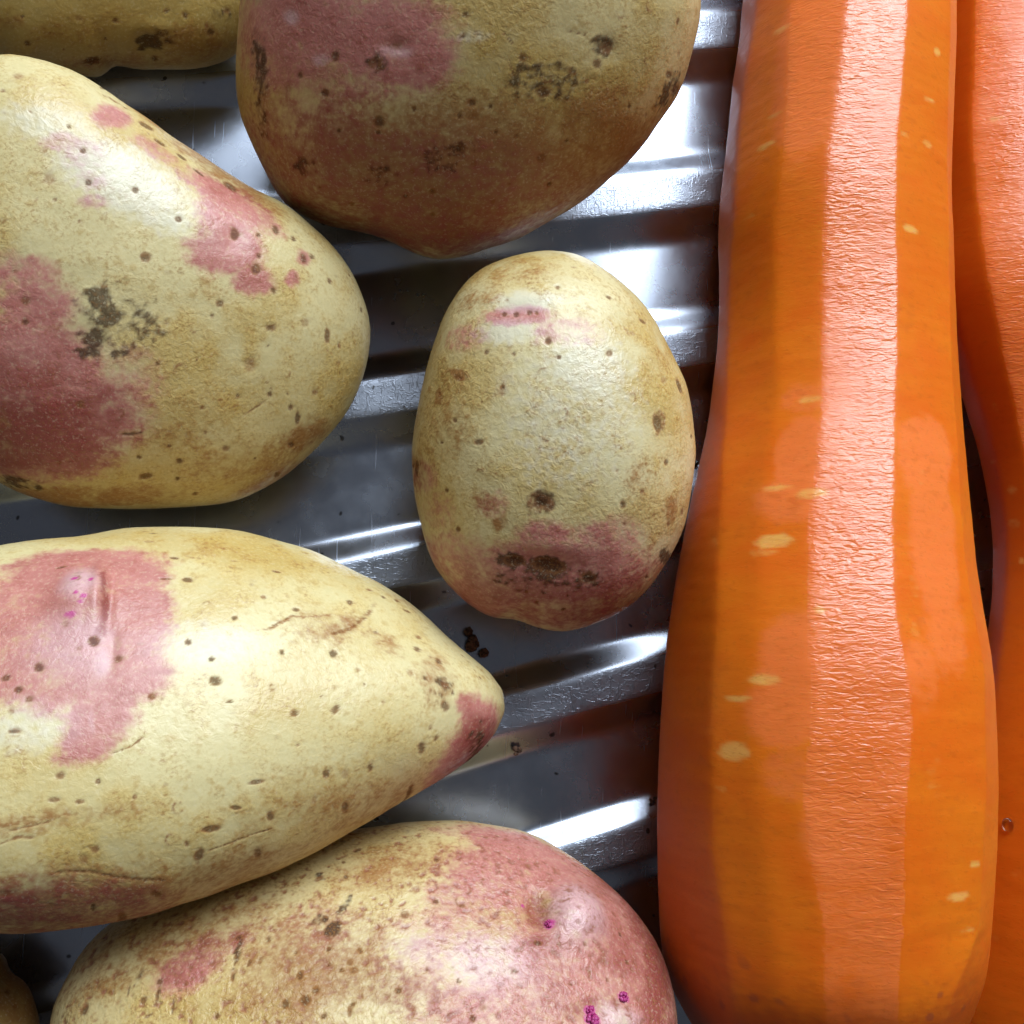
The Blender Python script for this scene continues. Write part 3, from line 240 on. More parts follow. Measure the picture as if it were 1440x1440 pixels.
(-42.2,52.5),(-46.3,53.5),(-50.6,53.5),(-54.7,54.0),(-59.1,54.5),(-62.9,60.5),(-66.7,65.5),(-71.3,67.5)],[(99.3,79.5),(93.1,81.0),(87.1,82.0),(81.4,82.0),(75.6,82.0),
(69.9,82.0),(64.2,82.5),(58.8,82.5),(53.3,83.0),(47.9,83.5),(42.7,84.5),(37.8,85.5),(32.6,85.0),(27.5,85.0),(22.3,85.5),(17.4,85.5),(12.2,86.5),(7.3,87.5),(2.2,88.0),
(-2.5,88.0),(-7.1,88.5),(-11.7,88.5),(-16.3,89.0),(-20.7,88.5),(-24.8,87.5),(-29.1,86.5),(-33.2,86.0),(-37.3,86.5),(-41.4,87.5),(-45.5,88.0),(-49.5,88.0),(-53.6,88.0),
(-57.7,88.0),(-61.8,88.0),(-65.9,88.0),(-70.2,87.0)],[(99.0,112.5),(93.1,113.0),(87.1,113.5),(81.4,113.5),(75.4,113.0),(69.9,113.0),(64.2,113.0),(58.8,114.0),
(53.6,115.5),(48.2,116.5),(43.0,117.0),(38.1,118.5),(32.9,118.5),(27.7,119.0),(22.6,118.5),(17.4,118.0),(12.5,118.0),(7.3,117.5),(2.4,117.0),(-2.5,117.5),(-7.1,118.5),
(-11.7,117.5),(-16.1,117.5),(-20.7,117.0),(-24.8,117.0),(-29.1,117.0),(-33.2,117.0),(-37.3,118.0),(-41.6,119.0),(-45.5,117.5),(-49.5,116.0),(-53.6,114.0),(-57.7,112.0),
(-61.8,111.5),(-65.9,111.0),(-70.2,110.0)],[(103.4,146.0),(96.9,145.0),(90.6,144.5),(84.6,143.5),(78.4,142.0),(72.4,140.0),(66.4,139.0),(60.9,138.5),(55.2,137.5),
(49.8,137.5),(44.6,139.0),(39.4,141.0),(34.3,141.5),(29.1,141.0),(23.9,140.5),(18.5,138.5),(13.3,137.0),(8.2,137.0),(3.0,137.0),(-1.9,137.0),(-6.5,136.5),(-11.4,135.5),
(-16.1,135.0),(-20.4,135.0),(-24.8,135.0),(-29.1,135.0),(-33.5,134.5),(-37.6,134.0),(-41.9,132.5),(-46.0,131.0),(-50.1,130.0),(-54.2,129.0),(-58.2,128.0),(-62.3,126.5),
(-66.4,125.5),(-71.0,125.5)],[(109.9,177.0),(102.9,174.0),(95.8,171.0),(89.2,169.5),(82.7,167.0),(76.7,167.0),(71.0,168.5),(65.6,171.0),(59.9,171.5),(53.9,169.5),
(47.9,168.0),(42.4,169.0),(37.5,173.0),(32.4,175.0),(26.7,173.5),(20.9,171.0),(15.5,168.5),(9.8,164.5),(4.3,161.0),(-0.8,158.0),(-6.0,156.0),(-10.9,154.0),(-15.5,153.0),
(-20.1,152.0),(-24.8,151.5),(-29.4,151.5),(-33.8,150.5),(-38.1,150.0),(-42.5,149.5),(-46.5,149.0),(-50.9,148.5),(-55.0,146.5),(-59.3,145.0),(-63.4,143.5),(-67.8,142.5),
(-72.7,143.5)]],'dash':[(-8.72,131.5,1.25,3.28,1),(-10.08,135.0,0.77,2.9,0.6),(-36.48,142.0,1.39,2.98,1),(-29.67,141.0,0.47,2.62,0.8),(-27.22,132.0,0.93,2.59,0.8),
(-2.19,118.5,0.87,2.51,0.7),(-1.1,132.5,0.59,2.75,0.6),(-50.63,57.5,0.55,1.37,0.9),(-54.44,65.5,0.63,2.52,0.9),(-58.79,60.5,0.36,1.63,0.6),(37.81,75.5,0.73,1.76,0.9),
(52.24,62.5,0.64,1.49,0.7),(59.31,62.0,0.54,1.93,0.6),(67.75,58.0,0.76,0.98,0.8),(53.33,149.5,0.65,2.17,0.6),(72.37,146.0,0.66,2.43,0.5),(11.69,122.0,0.7,2.4,0.7),
(-18.24,114.0,0.55,0.92,0.7),(57.95,144.5,0.54,2.17,0.4),(42.71,158.0,0.44,1.52,0.4),(46.25,177.5,0.45,1.13,0.4),(-41.37,146.5,0.47,1.31,0.5),(52.24,79.0,0.52,1.26,0.4),
(0.26,74.0,1.95,0.88,0.25),(-15.52,80.5,2.42,1.3,0.3),(-21.24,82.0,1.65,0.92,0.25),(-38.92,76.5,3.58,1.79,0.25),(-0.83,79.5,1.35,0.77,0.2),(58.22,136.0,0.54,1.29,0.4),
(-8.17,159.5,1.01,2.03,0.3)],'tint':[(3.53,124.0,5.9,3.93,1),(-2.73,124.0,3.87,6.78,0.7),(-24.77,121.5,6.42,5.5,1),(-31.31,125.5,4.56,6.38,0.8),(3.53,70.0,6.9,5.91,1),
(-8.72,68.5,13.43,4.8,0.9),(-21.24,67.0,7.46,4.66,0.6),(-26.68,81.0,5.45,3.63,0.6),(65.57,127.5,17.17,6.44,0.9),(-39.2,123.0,3.6,4.49,0.5),(-46.82,106.0,7.92,6.16,0.8),
(11.96,125.0,3.01,4.01,0.5)]},'far':{'st':[[89.3,119.62,13.09,11.69],[88.8,113.7,13.21,11.82],[88.32,107.84,13.33,11.95],[87.83,102.04,13.45,12.07],
[87.37,96.3,13.56,12.19],[86.93,90.62,13.66,12.29],[86.5,84.99,13.76,12.41],[86.07,79.41,13.87,12.52],[85.65,73.89,13.98,12.64],[85.23,68.42,14.08,12.75],
[84.88,63.01,14.17,12.84],[84.71,57.69,14.21,12.88],[84.54,52.41,14.25,12.92],[84.38,47.17,14.28,12.96],[84.21,41.98,14.32,13.0],[84.36,36.88,14.26,12.93],
[85.11,31.9,13.99,12.65],[85.97,26.95,13.68,12.31],[87.02,22.05,13.27,11.88],[88.11,17.17,12.85,11.43],[89.17,12.28,12.45,11.01],[89.97,7.37,12.18,10.72],
[90.54,2.46,12.03,10.56],[90.8,-2.46,12.02,10.55],[90.71,-7.36,12.18,10.73],[90.44,-12.22,12.4,10.96],[89.89,-17.05,12.74,11.32],[89.19,-21.82,13.15,11.75],
[88.44,-26.52,13.58,12.21],[87.65,-31.17,14.03,12.69],[86.81,-35.76,14.45,13.14],[86.0,-40.29,14.84,13.55],[85.33,-44.77,15.16,13.89],[84.67,-49.21,15.47,14.22],
[84.05,-53.59,15.77,14.54],[83.45,-57.94,15.96,14.74],[82.85,-62.26,16.13,14.92],[82.26,-66.53,16.29,15.1],[81.66,-70.77,16.43,15.25],[80.99,-75.01,16.4,15.21],
[80.38,-79.23,16.34,15.15],[80.25,-83.52,16.05,14.84],[80.02,-87.86,15.52,14.28],[80.53,-92.49,14.29,12.97]],'bounds':[[(110.8,74.0),(103.8,74.0),(96.9,74.5),
(90.2,74.5),(83.5,75.0),(77.1,74.5),(70.8,74.0),(64.4,74.0),(58.0,75.0),(52.0,75.5),(45.9,76.0),(39.8,77.0),(34.0,79.0),(28.3,80.5),(22.8,81.5),(17.4,83.0),(11.6,85.0),
(6.1,86.0),(0.4,87.0),(-5.4,87.5),(-11.2,88.0),(-16.6,89.0),(-22.1,89.5),(-27.6,90.0),(-32.7,90.0),(-37.9,90.0),(-43.0,89.5),(-48.2,89.5),(-53.0,89.5),(-57.9,89.0),
(-62.8,88.5),(-67.3,87.5),(-72.2,86.0),(-77.0,83.5),(-81.9,81.0),(-87.0,76.5)],[(113.6,148.5),(106.3,147.5),(99.3,147.5),(92.6,147.5),(85.6,147.0),(79.3,148.0),
(72.6,148.0),(66.2,148.5),(59.8,149.5),(53.5,147.0),(47.1,145.5),(41.0,143.5),(35.0,141.5),(29.2,141.5),(23.7,142.0),(18.0,143.0),(12.2,144.0),(6.4,143.5),(1.0,146.5),
(-5.1,147.0),(-10.9,146.0),(-16.6,145.0),(-22.1,142.5),(-27.6,140.5),(-33.0,138.5),(-38.2,137.0),(-43.3,135.5),(-48.5,135.0),(-53.3,134.0),(-58.2,133.0),(-63.1,132.5),
(-67.9,131.5),(-72.8,130.5),(-77.3,129.0),(-82.2,129.0),(-87.3,128.0)]],'dash':[(-2.37,164.5,0.81,1.63,0.6),(3.1,162.5,0.7,1.4,0.6),(8.25,178.5,0.59,1.07,0.4),
(16.45,161.5,1.05,1.05,0.4),(-8.74,158.0,0.69,0.69,0.7),(-55.77,147.5,0.84,1.89,0.4),(-65.18,157.0,0.63,0.63,0.2),(80.17,132.0,0.71,1.06,0.4),
(63.48,132.0,0.7,1.62,0.4)],'tint':[]}},'ridges':[[-147.17,277.72,188.89,263.0,-145.35,257.62,186.34,241.36],[-143.05,232.32,185.13,231.03,-141.32,213.32,182.68,210.24],
[-139.15,189.39,181.51,200.31,-137.51,171.41,179.16,180.32],[-135.45,148.74,178.04,170.77,-133.9,131.69,175.77,151.53],
[-131.95,110.19,174.69,142.34,-130.48,94.01,172.51,123.81],[-128.63,73.59,171.47,114.96,-127.23,58.21,169.37,97.1],
[-125.46,38.79,168.36,88.57,-124.13,24.15,166.34,71.35],[-122.45,5.65,165.37,63.12,-121.19,-8.3,163.41,46.5],[-119.58,-25.93,162.48,38.56,-118.37,-39.24,160.59,22.51],
[-116.85,-56.06,159.69,14.84,-115.69,-68.77,157.86,-0.66],[-114.23,-84.85,156.99,-8.08,-113.13,-97.0,155.23,-23.06],
[-111.73,-112.38,154.38,-30.24,-110.67,-124.0,152.68,-44.73],[-109.34,-138.72,151.86,-51.67,-108.32,-149.86,150.21,-65.69],
[-107.04,-163.96,149.42,-72.41,-106.07,-174.64,147.82,-85.99],[-104.84,-188.17,147.06,-92.5,-103.91,-198.41,145.51,-105.65],
[-102.73,-211.4,144.77,-111.96,-101.84,-221.23,143.27,-124.71]],'crumbs':[[-5.96,-21.87,3.0],[0.71,-39.07,1.5],
[23.11,-46.94,2.0]],'drop_carrot':[-49.1,153.0],'drop_board':[[32.02,8.83,1.0],[35.98,41.87,0.0]]}

# ---------------------------------------------------------------- helpers
C = sc.collection
def hash3(i, j, k, s):
    h = (i * 374761393 + j * 668265263 + k * 2147483647 + s * 1274126177) & 0xFFFFFFFF
    h = ((h ^ (h >> 13)) * 1274126177) & 0xFFFFFFFF
    h = ((h ^ (h >> 16)) * 2246822519) & 0xFFFFFFFF
    return h ^ (h >> 15)
def noise(p, seed=0):                                  # gradient noise, about -0.7..0.7
    i = np.floor(p).astype(np.int64); f = p - i; u = f * f * f * (f * (f * 6 - 15) + 10)
    out = 0
    for dx in (0, 1):
        for dy in (0, 1):
            for dz in (0, 1):
                h = hash3(i[:, 0] + dx, i[:, 1] + dy, i[:, 2] + dz, seed)
                gx = (h & 255) / 127.5 - 1; gy = ((h >> 8) & 255) / 127.5 - 1; gz = ((h >> 16) & 255) / 127.5 - 1
                d = gx * (f[:, 0] - dx) + gy * (f[:, 1] - dy) + gz * (f[:, 2] - dz)
                w = (u[:, 0] if dx else 1 - u[:, 0]) * (u[:, 1] if dy else 1 - u[:, 1]) * (u[:, 2] if dz else 1 - u[:, 2])
                out = out + w * d
    return out
def fbm(p, seed=0, octs=4, gain=0.5):
    a, s, o = 1.0, 0, 0
    for k in range(octs):
        o = o + a * noise(p * (2.03 ** k), seed + k * 17); s += a; a *= gain
    return o / s
def sstep(a, b, x):
    t = np.clip((x - a) / (b - a), 0, 1); return t * t * (3 - 2 * t)
def gsm(T, sig):
    n = len(T); k = np.arange(-n // 2, n // 2); w = np.exp(-.5 * (k / sig) ** 2); w /= w.sum()
    return np.array([np.sum(T[(i + k) % n] * w) for i in range(n)])
def mesh_from(name, co, quads, mat, attrs=None, smooth=True):
    me = bpy.data.meshes.new(name); n = len(quads); k = quads.shape[1]
    me.vertices.add(len(co)); me.vertices.foreach_set('co', np.ascontiguousarray(co, np.float32).ravel())
    me.loops.add(n * k); me.loops.foreach_set('vertex_index', np.ascontiguousarray(quads, np.int32).ravel())
    me.polygons.add(n); me.polygons.foreach_set('loop_start', np.arange(0, n * k, k, dtype=np.int32))
    me.update(calc_edges=True)
    me.polygons.foreach_set('use_smooth', np.full(n, smooth)); me.materials.append(mat)
    for an, v in (attrs or {}).items():
        at = me.attributes.new(an, 'FLOAT_COLOR', 'POINT')
        at.data.foreach_set('color', np.ascontiguousarray(np.concatenate([v, np.ones((len(v), 1))], 1), np.float32).ravel())
    return me
def normals(me):
    n = np.empty(len(me.vertices) * 3, np.float32); me.vertex_normals.foreach_get('vector', n); return n.reshape(-1, 3)
def add(name, me, label=None, cat=None, group=None, kind=None, parent=None):
    o = bpy.data.objects.new(name, me); C.objects.link(o); o.parent = parent
    for k, v in (('label', label), ('category', cat), ('group', group), ('kind', kind)):
        if v: o[k] = v
    return o

class NT:                                              # tiny node-graph helper
    def __init__(s, name):
        s.m = bpy.data.materials.new(name); s.m.use_nodes = True; s.t = s.m.node_tree
        s.b = s.t.nodes['Principled BSDF']
    def n(s, typ, **kw):
        o = s.t.nodes.new(typ)
        for k, v in kw.items():
            if hasattr(o, k): setattr(o, k, v)
            else: s.set(o.inputs[k.replace('_', ' ')], v)
        return o
    def set(s, sock, v):
        if hasattr(v, 'is_output'): s.t.links.new(v, sock)
        else: sock.default_value = v
    def math(s, op, a, b=0.0, c=0.0, clamp=False):
        o = s.t.nodes.new('ShaderNodeMath'); o.operation = op; o.use_clamp = clamp
        for i, v in enumerate((a, b, c)): s.set(o.inputs[i], v)
        return o.outputs[0]
    def mix(s, f, a, b, blend='MIX'):
        o = s.t.nodes.new('ShaderNodeMix'); o.data_type = 'RGBA'; o.blend_type = blend
        s.set(o.inputs[0], f)
        for i, v in ((6, a), (7, b)): s.set(o.inputs[i], v if hasattr(v, 'is_output') else (*v, 1))
        return o.outputs[2]
    def ramp(s, x, a, b, lo=0.0, hi=1.0):
        o = s.t.nodes.new('ShaderNodeMapRange'); o.interpolation_type = 'SMOOTHSTEP'
        for i, v in enumerate((x, a, b, lo, hi)): s.set(o.inputs[i], v)
        return o.outputs[0]
    def coord(s, scale=(1000, 1000, 1000), rot=(0, 0, 0)):
        tc = s.t.nodes.new('ShaderNodeTexCoord'); mp = s.t.nodes.new('ShaderNodeMapping')
        s.t.links.new(tc.outputs['Object'], mp.inputs[0]); mp.inputs['Scale'].default_value = scale; mp.inputs['Rotation'].default_value = rot
        return mp.outputs[0]
    def noise(s, v, scale, detail=3, rough=0.55, dist=0.0):
        o = s.t.nodes.new('ShaderNodeTexNoise'); s.t.links.new(v, o.inputs['Vector'])
        o.inputs['Scale'].default_value = scale; o.inputs['Detail'].default_value = detail
        o.inputs['Roughness'].default_value = rough; o.inputs['Distortion'].default_value = dist
        return o.outputs[0]
    def attr(s, name):
        a = s.t.nodes.new('ShaderNodeAttribute'); a.attribute_name = name
        x = s.t.nodes.new('ShaderNodeSeparateColor'); s.t.links.new(a.outputs['Color'], x.inputs[0]); return x.outputs
    def bump(s, h, dist, strength=1.0, nrm=None):
        o = s.t.nodes.new('ShaderNodeBump'); s.set(o.inputs['Height'], h)
        o.inputs['Distance'].default_value = dist; s.set(o.inputs['Strength'], strength)
        if nrm: s.t.links.new(nrm, o.inputs['Normal'])
        return o.outputs[0]

# ---------------------------------------------------------------- materials
def potato_skin():
    g = NT('potato_skin'); b = g.b; P = g.coord()
    at = g.n('ShaderNodeAttribute', attribute_name='skin'); rough, wrk, fleck = g.attr('skin_b')[:3]
    nf = g.noise(P, 2.4, 2, 0.6); wr = g.noise(P, 0.95, 2, 0.55, 0.8)
    col = g.mix(g.math('MULTIPLY', g.ramp(nf, 0.50, 0.68), fleck), at.outputs['Color'], (0.30, 0.135, 0.040))
    col = g.mix(g.math('MULTIPLY', g.ramp(nf, 0.46, 0.30), 0.22), col, (0.76, 0.64, 0.40))
    g.set(b.inputs['Base Color'], col); g.set(b.inputs['Roughness'], rough)
    g.set(b.inputs['Specular IOR Level'], g.ramp(rough, 0.5, 0.72, 0.5, 0.12))
    h = g.math('ADD', wr, g.math('MULTIPLY', nf, 0.30))
    g.set(b.inputs['Normal'], g.bump(h, 0.00045, wrk))
    return g.m
SKIN = potato_skin()

def carrot_flesh(name):
    g = NT(name); b = g.b
    at = g.n('ShaderNodeAttribute', attribute_name='flesh'); wet, rip, _ = g.attr('flesh_b')[:3]
    nf = g.noise(g.coord((1300, 2300, 1300)), 1.0, 2, 0.6)
    col = g.mix(g.math('MULTIPLY', g.ramp(nf, 0.54, 0.75), 0.22), at.outputs['Color'], (0.47, 0.10, 0.008))
    g.set(b.inputs['Base Color'], col)
    b.inputs['Subsurface Weight'].default_value = 0.35; b.inputs['Subsurface Radius'].default_value = (1.0, 0.30, 0.05); b.inputs['Subsurface Scale'].default_value = 0.002
    g.set(b.inputs['Roughness'], g.math('SUBTRACT', 0.46, g.math('MULTIPLY', wet, 0.17)))
    g.set(b.inputs['Specular IOR Level'], g.ramp(wet, 0.15, 0.6, 0.28, 0.60))
    w1 = g.math('SUBTRACT', g.noise(g.coord((560, 1900, 560)), 1.0, 1.5, 0.5, 0.9), 0.5)
    h = g.math('ADD', g.math('MULTIPLY', w1, rip), g.math('MULTIPLY', g.ramp(nf, 0.55, 0.75), 0.05))
    g.set(b.inputs['Normal'], g.bump(h, 0.00029, 0.6))
    return g.m

def steel():
    g = NT('stainless_steel'); b = g.b
    wear, smudge, speck = g.attr('wear')[:3]
    b.inputs['Metallic'].default_value = 1.0
    P = g.coord(); sm = g.noise(P, 0.11, 4, 0.62); smudge = g.ramp(sm, 0.30, 0.75); speck = g.math('MULTIPLY', g.ramp(g.noise(P, 0.62, 0), 0.815, 0.845), 0.8)
    s1 = g.noise(g.coord((1500, 420, 1000), (0, 0, 0.75)), 1.0, 2, 0.6, 1.6)
    s2 = g.noise(g.coord((520, 1300, 1000), (0, 0, -0.35)), 1.0, 2, 0.6, 1.6)
    h1 = g.noise(g.coord((1900, 60, 100), (0, 0, 0.95)), 1.0, 1, 0.4, 1.5); hair = g.ramp(h1, 0.73, 0.78)
    scr = g.math('MAXIMUM', g.ramp(s1, 0.52, 0.70), g.ramp(s2, 0.50, 0.70))
    col = g.mix(g.math('MULTIPLY', g.math('MULTIPLY', wear, scr), 0.35), g.mix(g.math('MULTIPLY', smudge, 0.35), (0.44, 0.475, 0.555), (0.36, 0.385, 0.44)), (0.27, 0.28, 0.32))
    col = g.mix(speck, col, (0.05, 0.04, 0.03))
    g.set(b.inputs['Base Color'], col)
    rg = g.math('ADD', g.math('ADD', 0.21, g.math('MULTIPLY', smudge, 0.10)), g.math('MULTIPLY', wear, 0.20))
    g.set(b.inputs['Roughness'], g.math('ADD', rg, g.math('MULTIPLY', hair, 0.12)))
    h = g.math('ADD', g.math('MULTIPLY', scr, g.math('ADD', g.math('MULTIPLY', wear, 0.5), 0.004)), g.math('MULTIPLY', hair, 0.05))
    g.set(b.inputs['Normal'], g.bump(h, 0.00009, 0.7))
    return g.m

# ---------------------------------------------------------------- draining board (one pressed sheet with a fan of ridges)
RIDGE_H = 2.1
def build_board():
    X = np.linspace(-0.0, 1.0, 340); rows = []; wear = []
    tt = np.linspace(-0.10, 1.10, 46); fine = np.linspace(-0.5, 1.5, 801)
    prof = np.interp(fine, [-1, 0, .27, .68, 1, 2], [0, 0, 1, 1, 0, 0])
    k = np.exp(-.5 * (np.arange(-60, 61) / 18.0) ** 2); k /= k.sum(); prof = np.convolve(prof, k, 'same')
    for R in DATA['ridges']:
        s0, s1, e0, e1 = (np.array(R[i:i + 2]) for i in (0, 2, 4, 6))
        for t in tt:
            a = s0 + (e0 - s0) * t; b = s1 + (e1 - s1) * t
            xy = a[None] + (b - a)[None] * X[:, None]
            z = RIDGE_H * np.interp(t, fine, prof)
            rows.append(np.concatenate([xy, np.full((len(X), 1), z)], 1)); wear.append(1.0 if .28 < t < .68 else 0.0)
    V = np.array(rows); nr, nc = V.shape[:2]
    # hand-pressed sheet: a very slight waviness
    p = V.reshape(-1, 3); p[:, 2] += 0.10 * noise(p * np.array([.028, .05, 0]) + 3.3, 5)
    i = np.arange(nr - 1)[:, None] * nc + np.arange(nc - 1)[None]
    q = np.stack([i, i + nc, i + nc + 1, i + 1], -1).reshape(-1, 4)
    w = np.repeat(np.array(wear), nc); n1 = fbm(p * np.array([.10, .10, 0]) + 9.1, 3, 3)
    w = np.stack([w * np.clip(.75 + 1.2 * n1, .2, 1), np.clip(.5 + 1.6 * n1, 0, 1), .8 * sstep(.47, .52, noise(p * np.array([.42, .42, 0]) + 5.5, 31))], 1)
    return add('draining_board', mesh_from('draining_board', p * MM, q, steel(), {'wear': w}), kind='structure',
               label='scratched stainless steel draining board with raised ridges under the vegetables')
build_board()

# ---------------------------------------------------------------- potatoes
_cs = {}
def cube_sphere(N):
    if N in _cs: return _cs[N]
    t = np.tan(np.linspace(-np.pi / 4, np.pi / 4, N + 1)); A, B = np.meshgrid(t, t, indexing='ij'); o = np.ones_like(A)
    F = [np.stack(v, -1).reshape(-1, 3) for v in ((A, B, o), (B, A, -o), (o, A, B), (-o, B, A), (B, o, A), (A, -o, B))]
    co = np.concatenate(F); key = np.round(co * 1e6).astype(np.int64)
    key = (key[:, 0] + 1100000) * 2200001 ** 2 + (key[:, 1] + 1100000) * 2200001 + key[:, 2] + 1100000
    _, idx, inv = np.unique(key, return_index=True, return_inverse=True); co = co[idx]
    i = (np.arange(N)[:, None] * (N + 1) + np.arange(N)[None]).ravel()
    q = np.stack([i, i + N + 1, i + N + 2, i + 1], 1); q = np.concatenate([q + f * (N + 1) ** 2 for f in range(6)])
    co /= np.linalg.norm(co, axis=1, keepdims=True)
    _cs[N] = (co, inv.ravel()[q]); return _cs[N]
def lerp(a, b, t): return a + (np.asarray(b) - a) * t[:, None]
def build_potato(key, N, label, seed, cream, ochre, lump=0.6, fleck=0.45, wrk=0.24, pit=0.0):
    D = DATA['potatoes'][key]; tab = np.array(D['tab']); tabs = gsm(tab, 7.0); n = len(tab); h = D['h']
    d, q = cube_sphere(N)
    t = np.arccos(np.clip(d[:, 2], -1, 1)); az = np.arctan2(d[:, 1], d[:, 0]); t = t - 0.30 * np.sin(t)
    e = 2 / D['p']; c = np.sin(t).clip(0) ** e; z = np.sign(np.cos(t)) * np.abs(np.cos(t)) ** e
    a = (az / (2 * np.pi) % 1) * n; i = np.floor(a).astype(int); f = a - i
    g = lambda T: (1 - f) * T[i % n] + f * T[(i + 1) % n]
    s = sstep(0.15, 0.95, c); R = g(tabs) * (1 - s) + g(tab) * s
    p = np.stack([c * R * np.cos(az), c * R * np.sin(az), z * h], 1)
    lo = fbm(p * .075 + seed, seed + 1, 2); md = fbm(p * .30 + seed, seed + 2, 3); hi = fbm(p * 1.05 + seed, seed + 3, 2); vf = noise(p * 2.7, seed + 4)
    # spots and stains are bent a little so that none is a clean ellipse
    wp = p[:, :2] + 0.55 * np.stack([hi, np.roll(hi, 7919)], 1) * 0 + 0.9 * np.stack([md, fbm(p * .30 - seed, seed + 6, 2)], 1) + 0.22 * np.stack([hi, vf], 1)
    streak = fbm(p * np.array([.22, .55, .35]) + seed, seed + 12, 3)
    m = {k: np.zeros(len(p)) for k in 'krdsowebgy'}; vary = random.Random(seed)
    front = p[:, 2] > -0.25 * h
    for kind, x, y, rx, ry, ang, st in D['feats']:
        ca, sa = math.cos(math.radians(ang)), math.sin(math.radians(ang)); lim = 2.6 * max(rx, ry) + 1
        small = kind in 'soebg'
        w_ = p[:, :2] * 0.8 + wp * 0.2 if kind in 'so' else (p[:, :2] if kind in 'ebg' else wp)
        k = np.nonzero(front & (np.abs(w_[:, 0] - x) < lim) & (np.abs(w_[:, 1] - y) < lim))[0]
        dx, dy = w_[k, 0] - x, w_[k, 1] - y; u = (dx * ca + dy * sa) / rx; v = (-dx * sa + dy * ca) / ry; r = np.hypot(u, v)
        if kind == 's':
            if rx < 1.2 and ry < 1.2: st *= vary.choice((.55, .75, .9, 1.0, 1.0)); r = r * vary.uniform(.75, 1.15) + .5 * hi[k] + .35 * vf[k]
            w = 1 - sstep(0.45, 1.30, r)
        elif kind == 'o': w = np.exp(-((r - 0.80) / 0.30) ** 2) * (0.55 + 0.35 * np.sin(np.arctan2(v, u) + x * 9) + 0.5 * vf[k]) * .8
        elif kind in 'eb': w = np.exp(-1.3 * r * r) * min(rx, ry)
        elif kind == 'g': w = 1 - sstep(0.5, 1.3, r)
        elif kind == 'k': w = np.minimum(1.25 * (1 - sstep(0.35, 1.75, r)), 1)
        else: w = 1 - sstep(0.35, 1.50, r)
        m[kind][k] = (m[kind][k] + w * st) if kind in 'eb' else np.maximum(m[kind][k], w * st)
    # faint lenticels scattered all over, also where the photograph cannot see
    rng = np.random.default_rng(seed); fine = np.zeros(len(p))
    for k0 in rng.choice(len(p), 90, replace=False):
        r0 = rng.uniform(0.14, 0.34); k = np.nonzero(np.abs(p[:, 0] - p[k0, 0]) < r0 * 3)[0]; dl = p[k] - p[k0]
        near = np.abs(dl).max(1) < r0 * 3; k = k[near]; dl = dl[near]; st = rng.uniform(.6, 2.2)
        r = np.sqrt((dl[:, 0] / (r0 * st)) ** 2 + (dl[:, 1] / r0) ** 2 + (dl[:, 2] / r0) ** 2)
        fine[k] = np.maximum(fine[k], (1 - sstep(0.4, 1.3, r)) * rng.uniform(.15, .6))
    m['r'][~front] = 0.35
    def cover(x, soft=.28, k1=.60, k2=.38): return sstep(.5 - soft, .5 + soft, x + k1 * md + k2 * hi + .25 * vf) * sstep(0.02, .3, x)
    rus, pk, dk = cover(m['r'], .42, .7, .6), cover(m['k'] + .55 * streak * sstep(.1, .5, m['k']), .48, .50, .6), cover(m['d'], .26, .6, 1.0)
    col = lerp(np.tile(cream, (len(p), 1)), ochre, sstep(-.22, .28, lo + .45 * md))
    col = lerp(col, np.array(ochre) * (.74, .66, .52), .55 * sstep(.02, .38, hi + .3 * md))
    col = lerp(col, (0.76, 0.71, 0.55), .65 * sstep(.1, .9, m['w'] + .7 * hi) * sstep(0, .2, m['w']))  # pale skin marks; the broad patches paint in whitish highlights
    col = lerp(col, (0.50, 0.315, 0.060), .75 * np.clip(m['y'] + .5 * md * (m['y'] > .02), 0, 1))  # yellow-ochre skin patches, mixed with painted warm bounce on lower sides and rims
    fl = sstep(.10, .30, fbm(p * np.array([1.5, 2.3, 2.0]) + seed, seed + 14, 2)) * sstep(-.05, .30, md + .35 * m['r'])
    col = lerp(col, (0.31, 0.15, 0.045), .72 * fl)
    col = lerp(col, (0.30, 0.120, 0.030), .84 * rus)  # russet skin and soil; on lower sides it also paints in shade
    pc = lerp(np.tile((0.54, 0.180, 0.170), (len(p), 1)), (0.29, 0.050, 0.048), sstep(-.25, .75, .5 * hi + .5 * md + .6 * streak + .8 * m['r']))
    pc = lerp(pc, (0.70, 0.44, 0.46), .75 * np.clip(m['w'], 0, 1))
    col = lerp(col, pc, .90 * pk)
    if pit:
        pt = sstep(.12, .28, hi + .15 * vf) * sstep(-.30, .05, md); col = lerp(col, (0.27, 0.095, 0.05), .80 * pit * pt)
    col = lerp(col, (0.20, 0.085, 0.035), .7 * fine)
    col = lerp(col, (0.068, 0.039, 0.021), .88 * dk)
    sp = sstep(.18, .80, np.maximum(m['s'], m['o']) + .25 * vf + .2 * hi) * sstep(.05, .2, np.maximum(m['s'], m['o']))
    scol = lerp(np.tile((0.25, 0.10, 0.040), (len(p), 1)), (0.090, 0.034, 0.015), sstep(.60, 1.0, m['s'] + .4 * vf))
    col = col + (scol - col) * (.80 * sp)[:, None]
    col = lerp(col, (0.52, 0.03, 0.24), sstep(.3, .8, m['g'] + .5 * hi) * .85)
    col *= (1 + .16 * md + .10 * hi)[:, None]
    rough = np.clip(.40 + .14 * rus + .25 * dk + .3 * sp + .10 * hi - .03 * m['w'], .3, .9)
